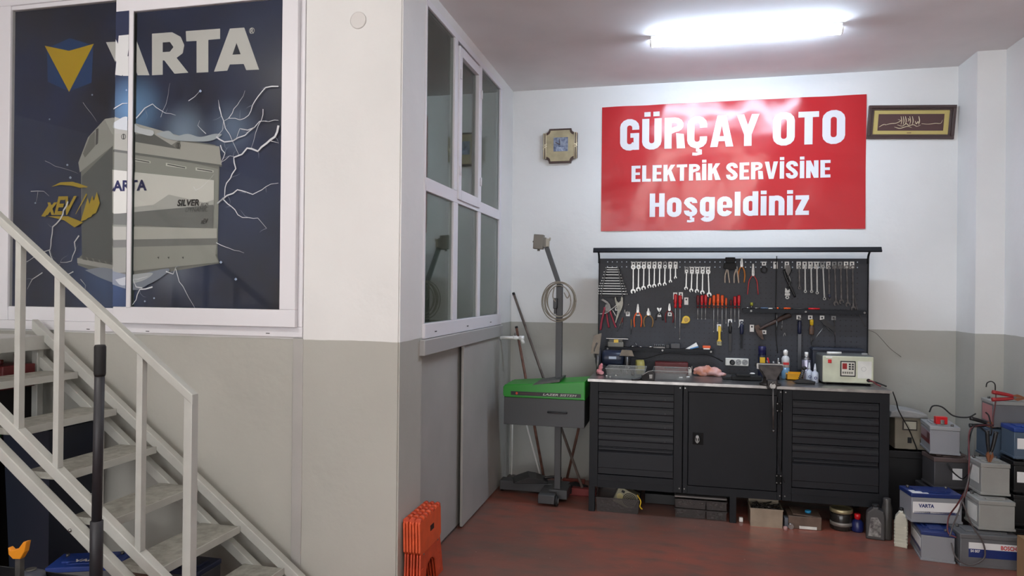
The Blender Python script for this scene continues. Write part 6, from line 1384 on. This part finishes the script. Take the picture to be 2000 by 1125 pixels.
# ------------------------------------------------------------------ staircase
sc_ = thing('staircase', 'cream steel open riser staircase in front of the poster window', 'staircase', (-2.7, 3.0, 0))
SX, SYo = -2.7, 3.0
RISE, RUN = .195, .262
YN0, YN1, YF0, YF1 = 2.655, 2.70, 3.285, 3.33
def slope_bar(x0, z0, x1, z1, ya, yb, th, nm='stringer', m_=stairm):
    """box tube running down a slope: (x, z) is its top edge"""
    d = Vector((x1-x0, z1-z0)); L = d.length; ang = math.atan2(d.y, d.x); v_ = th/math.cos(ang)
    bm = ext(NB(), [(x0, z0-v_), (x1, z1-v_), (x1, z1), (x0, z0)], ya, yb, bev=.004)
    return obj(nm, xf(bm, T(-SX, -SYo, 0)), m_, sc_)
zl_ = lambda x: .314+(-2.20-x)*.7545
slope_bar(-3.62, zl_(-3.62), -1.83, zl_(-1.83), YN0, YN1, .05); slope_bar(-3.62, zl_(-3.62)-.168, -2.02, zl_(-2.02)-.168, YN0, YN1, .05)
zf_ = lambda x: zl_(x)+.01
slope_bar(-3.62, zf_(-3.62), -1.83, zf_(-1.83), YF0, YF1, .05); slope_bar(-3.62, zf_(-3.62)-.168, -2.02, zf_(-2.02)-.168, YF0, YF1, .05)
for k in range(6):
    xf_, zt_ = -1.985-RUN*k, .130+RISE*k
    bm = B(xf_-.235, xf_, YN1+.001, YF0-.001, zt_-.034, zt_, bev=.004)
    tr = obj('tread', xf(bm, T(-SX, -SYo, 0)), treadm, sc_)
    bm = NB(); box(bm, xf_-.004, xf_+.002, YN1+.002, YF0-.002, zt_-.034, zt_+.002); obj('nosing', xf(bm, T(-SX, -SYo, 0)), stairm, tr)
zr_ = lambda x: 1.105+(-2.077-x)*.752
def rail(x0, x1, ya, yb): return slope_bar(x0, zr_(x0)+.03, x1, zr_(x1)+.03, ya, yb, .036, 'handrail')
rail(-3.55, -2.06, 2.656, 2.696)
for k, x_ in enumerate((-3.25, -3.015, -2.79, -2.565, -2.337, -2.085)):
    zb = zl_(x_)-.01; w_ = .0155 if k < 5 else .021
    bm = B(x_-w_, x_+w_, 2.66, 2.66+2*w_, zb if k < 5 else zl_(x_)-.01, zr_(x_)+.005, bev=.002); obj('baluster', xf(bm, T(-SX, -SYo, 0)), stairm, sc_)
bm = B(-4.6, -3.53, YN1-.04, YF1, 1.225, 1.306, bev=.004); obj('landing', xf(bm, T(-SX, -SYo, 0)), stairm, sc_)
bm = B(-3.60, -3.56, 3.27, 3.31, 0, 1.225, bev=.003); box(bm, -3.60, -3.56, 2.67, 2.71, 0, 1.225, bev=.003); obj('support_post', xf(bm, T(-SX, -SYo, 0)), stairm, sc_)
obj('bolt', xf(sph(NB(), tuple(at(137, 1036, y=2.654)), .009), T(-SX, -SYo, 0)), chrome, sc_)

# ------------------------------------------------------------------ things under and before the stairs
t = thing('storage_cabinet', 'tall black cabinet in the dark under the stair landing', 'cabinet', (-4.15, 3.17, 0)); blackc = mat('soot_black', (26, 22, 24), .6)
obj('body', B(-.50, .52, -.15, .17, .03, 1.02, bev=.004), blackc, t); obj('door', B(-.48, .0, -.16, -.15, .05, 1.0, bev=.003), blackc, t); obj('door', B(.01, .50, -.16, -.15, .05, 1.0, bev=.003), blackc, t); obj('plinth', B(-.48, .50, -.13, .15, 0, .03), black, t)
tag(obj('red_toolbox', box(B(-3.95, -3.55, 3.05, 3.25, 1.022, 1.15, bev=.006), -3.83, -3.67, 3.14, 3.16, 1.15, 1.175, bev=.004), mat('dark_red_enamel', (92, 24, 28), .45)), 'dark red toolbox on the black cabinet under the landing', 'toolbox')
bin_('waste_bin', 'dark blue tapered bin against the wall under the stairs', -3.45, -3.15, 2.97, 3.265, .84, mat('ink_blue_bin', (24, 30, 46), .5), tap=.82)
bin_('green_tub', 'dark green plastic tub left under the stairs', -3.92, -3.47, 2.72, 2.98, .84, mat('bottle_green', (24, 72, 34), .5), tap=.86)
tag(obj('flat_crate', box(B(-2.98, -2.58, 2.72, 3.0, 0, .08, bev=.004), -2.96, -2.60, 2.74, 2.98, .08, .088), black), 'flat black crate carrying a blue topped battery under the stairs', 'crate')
tb1 = battery('blue topped battery with white lettering under the stairs', -2.76, 2.84, .089, .32, .18, .19, R(22), grey1, mat('bright_blue_lid', (34, 62, 140), .4))
tx = text_bm('VARTA', .15, .035, .04); xf(tx, T(-.06, -.05, .1855) @ RX(R(-90))); obj('lettering', tx, ink_w, tb1)
battery('dark blue battery on the floor behind the lower treads', -2.42, 3.10, 0, .26, .175, .20, R(0), dk, navy, term=False)
# trolley with black pole
tr = thing('tool_trolley', 'black tool trolley with a raised rim at the lower left corner', 'trolley', (-2.52, 2.22, 0))
bm = B(-.36, .40, -.20, .20, .340, .352, bev=.003); [box(bm, *b_, bev=.002) for b_ in ((-.36, .40, -.205, -.198, .34, .388), (-.36, .40, .198, .205, .34, .388), (-.365, -.358, -.2, .2, .34, .388), (.398, .405, -.2, .2, .34, .388))]
obj('top_tray', bm, mat('gloss_black', (30, 30, 33), .25), tr); obj('bottom_tray', B(-.35, .39, -.19, .19, .12, .135, bev=.003), black, tr)
for sx in (-.34, .38):
    for sy in (-.18, .18):
        obj('leg', B(sx-.012, sx+.012, sy-.012, sy+.012, .06, .345), black, tr); lathe(bm := NB(), [(.012, -.012), (.03, -.010), (.03, .010), (.012, .012)], (sx, sy, .03), axis='x', n=16); obj('caster', bm, rubber, tr)
pl = thing('telescopic_pole', 'thick black telescopic pole standing before the stairs', 'pole', (-2.210, 2.30, .352))
obj('lower_tube', lathe(NB(), [(.0235, 0), (.0235, .32), (.021, .322)], n=20), mat('matt_black', (38, 38, 42), .5), pl); obj('upper_tube', cyl(NB(), (0, 0, .32), (.006, 0, .90), .0185, n=20), MC['matt_black'], pl); obj('grip', lathe(NB(), [(.0195, .89), (.0215, .90), (.0215, 1.005), (.018, 1.012)], (.007, 0, 0), n=20), rubber, pl); obj('stud', sph(NB(), (-.008, -.019, .43), .003), chrome, pl)
t = thing('spring_clamp', 'orange yellow plastic clamp standing in the dark at lower left', 'clamp', tuple(at(38, 1085, y=2.28))); am = mat('amber_clamp', (222, 140, 26), .45)
t.location.z = .485
obj('jaw', ext(NB(), [(-.045, .055), (-.03, .045), (.005, .055), (.03, .085), (.045, .088), (.035, .045), (.015, .015), (-.02, .012), (-.042, .028)], -.012, .012, bev=.003), am, t); obj('foot', B(-.010, .014, -.010, .010, -.133, .018), dulls, t)
t = thing('ratchet', 'red handled ratchet lying in the black trolley', 'tool', (-2.33, 2.36, .366)); obj('grip', cyl(NB(), (-.04, 0, 0), (.05, .01, 0), .012, n=10), red, t); obj('head', lathe(NB(), [(.018, -.01), (.02, 0), (.018, .01)], (-.055, 0, 0), n=14), chrome, t)
t = thing('trolley_tin', 'grey rounded container standing in the black trolley', 'tin', (-2.60, 2.37, .352)); obj('tin', lathe(NB(), [(.05, 0), (.055, .02), (.05, .045), (.02, .06)], n=18), mat('slate_tin', (62, 66, 78), .4), t); obj('lid', lathe(NB(), [(.02, .058), (.02, .066)], n=12), dulls, t)
# lamp outlet plate high on the pillar
tag(obj('blanking_plate', lathe(NB(), [(.045, 0), (.045, -.004), (.040, -.007)], (at(700, 40, y=YP).x, YP, at(700, 40, y=YP).z), axis='y', n=28), mat('plate_white', (216, 214, 211), .5)), 'round white blanking plate high on the pillar', 'cover plate')
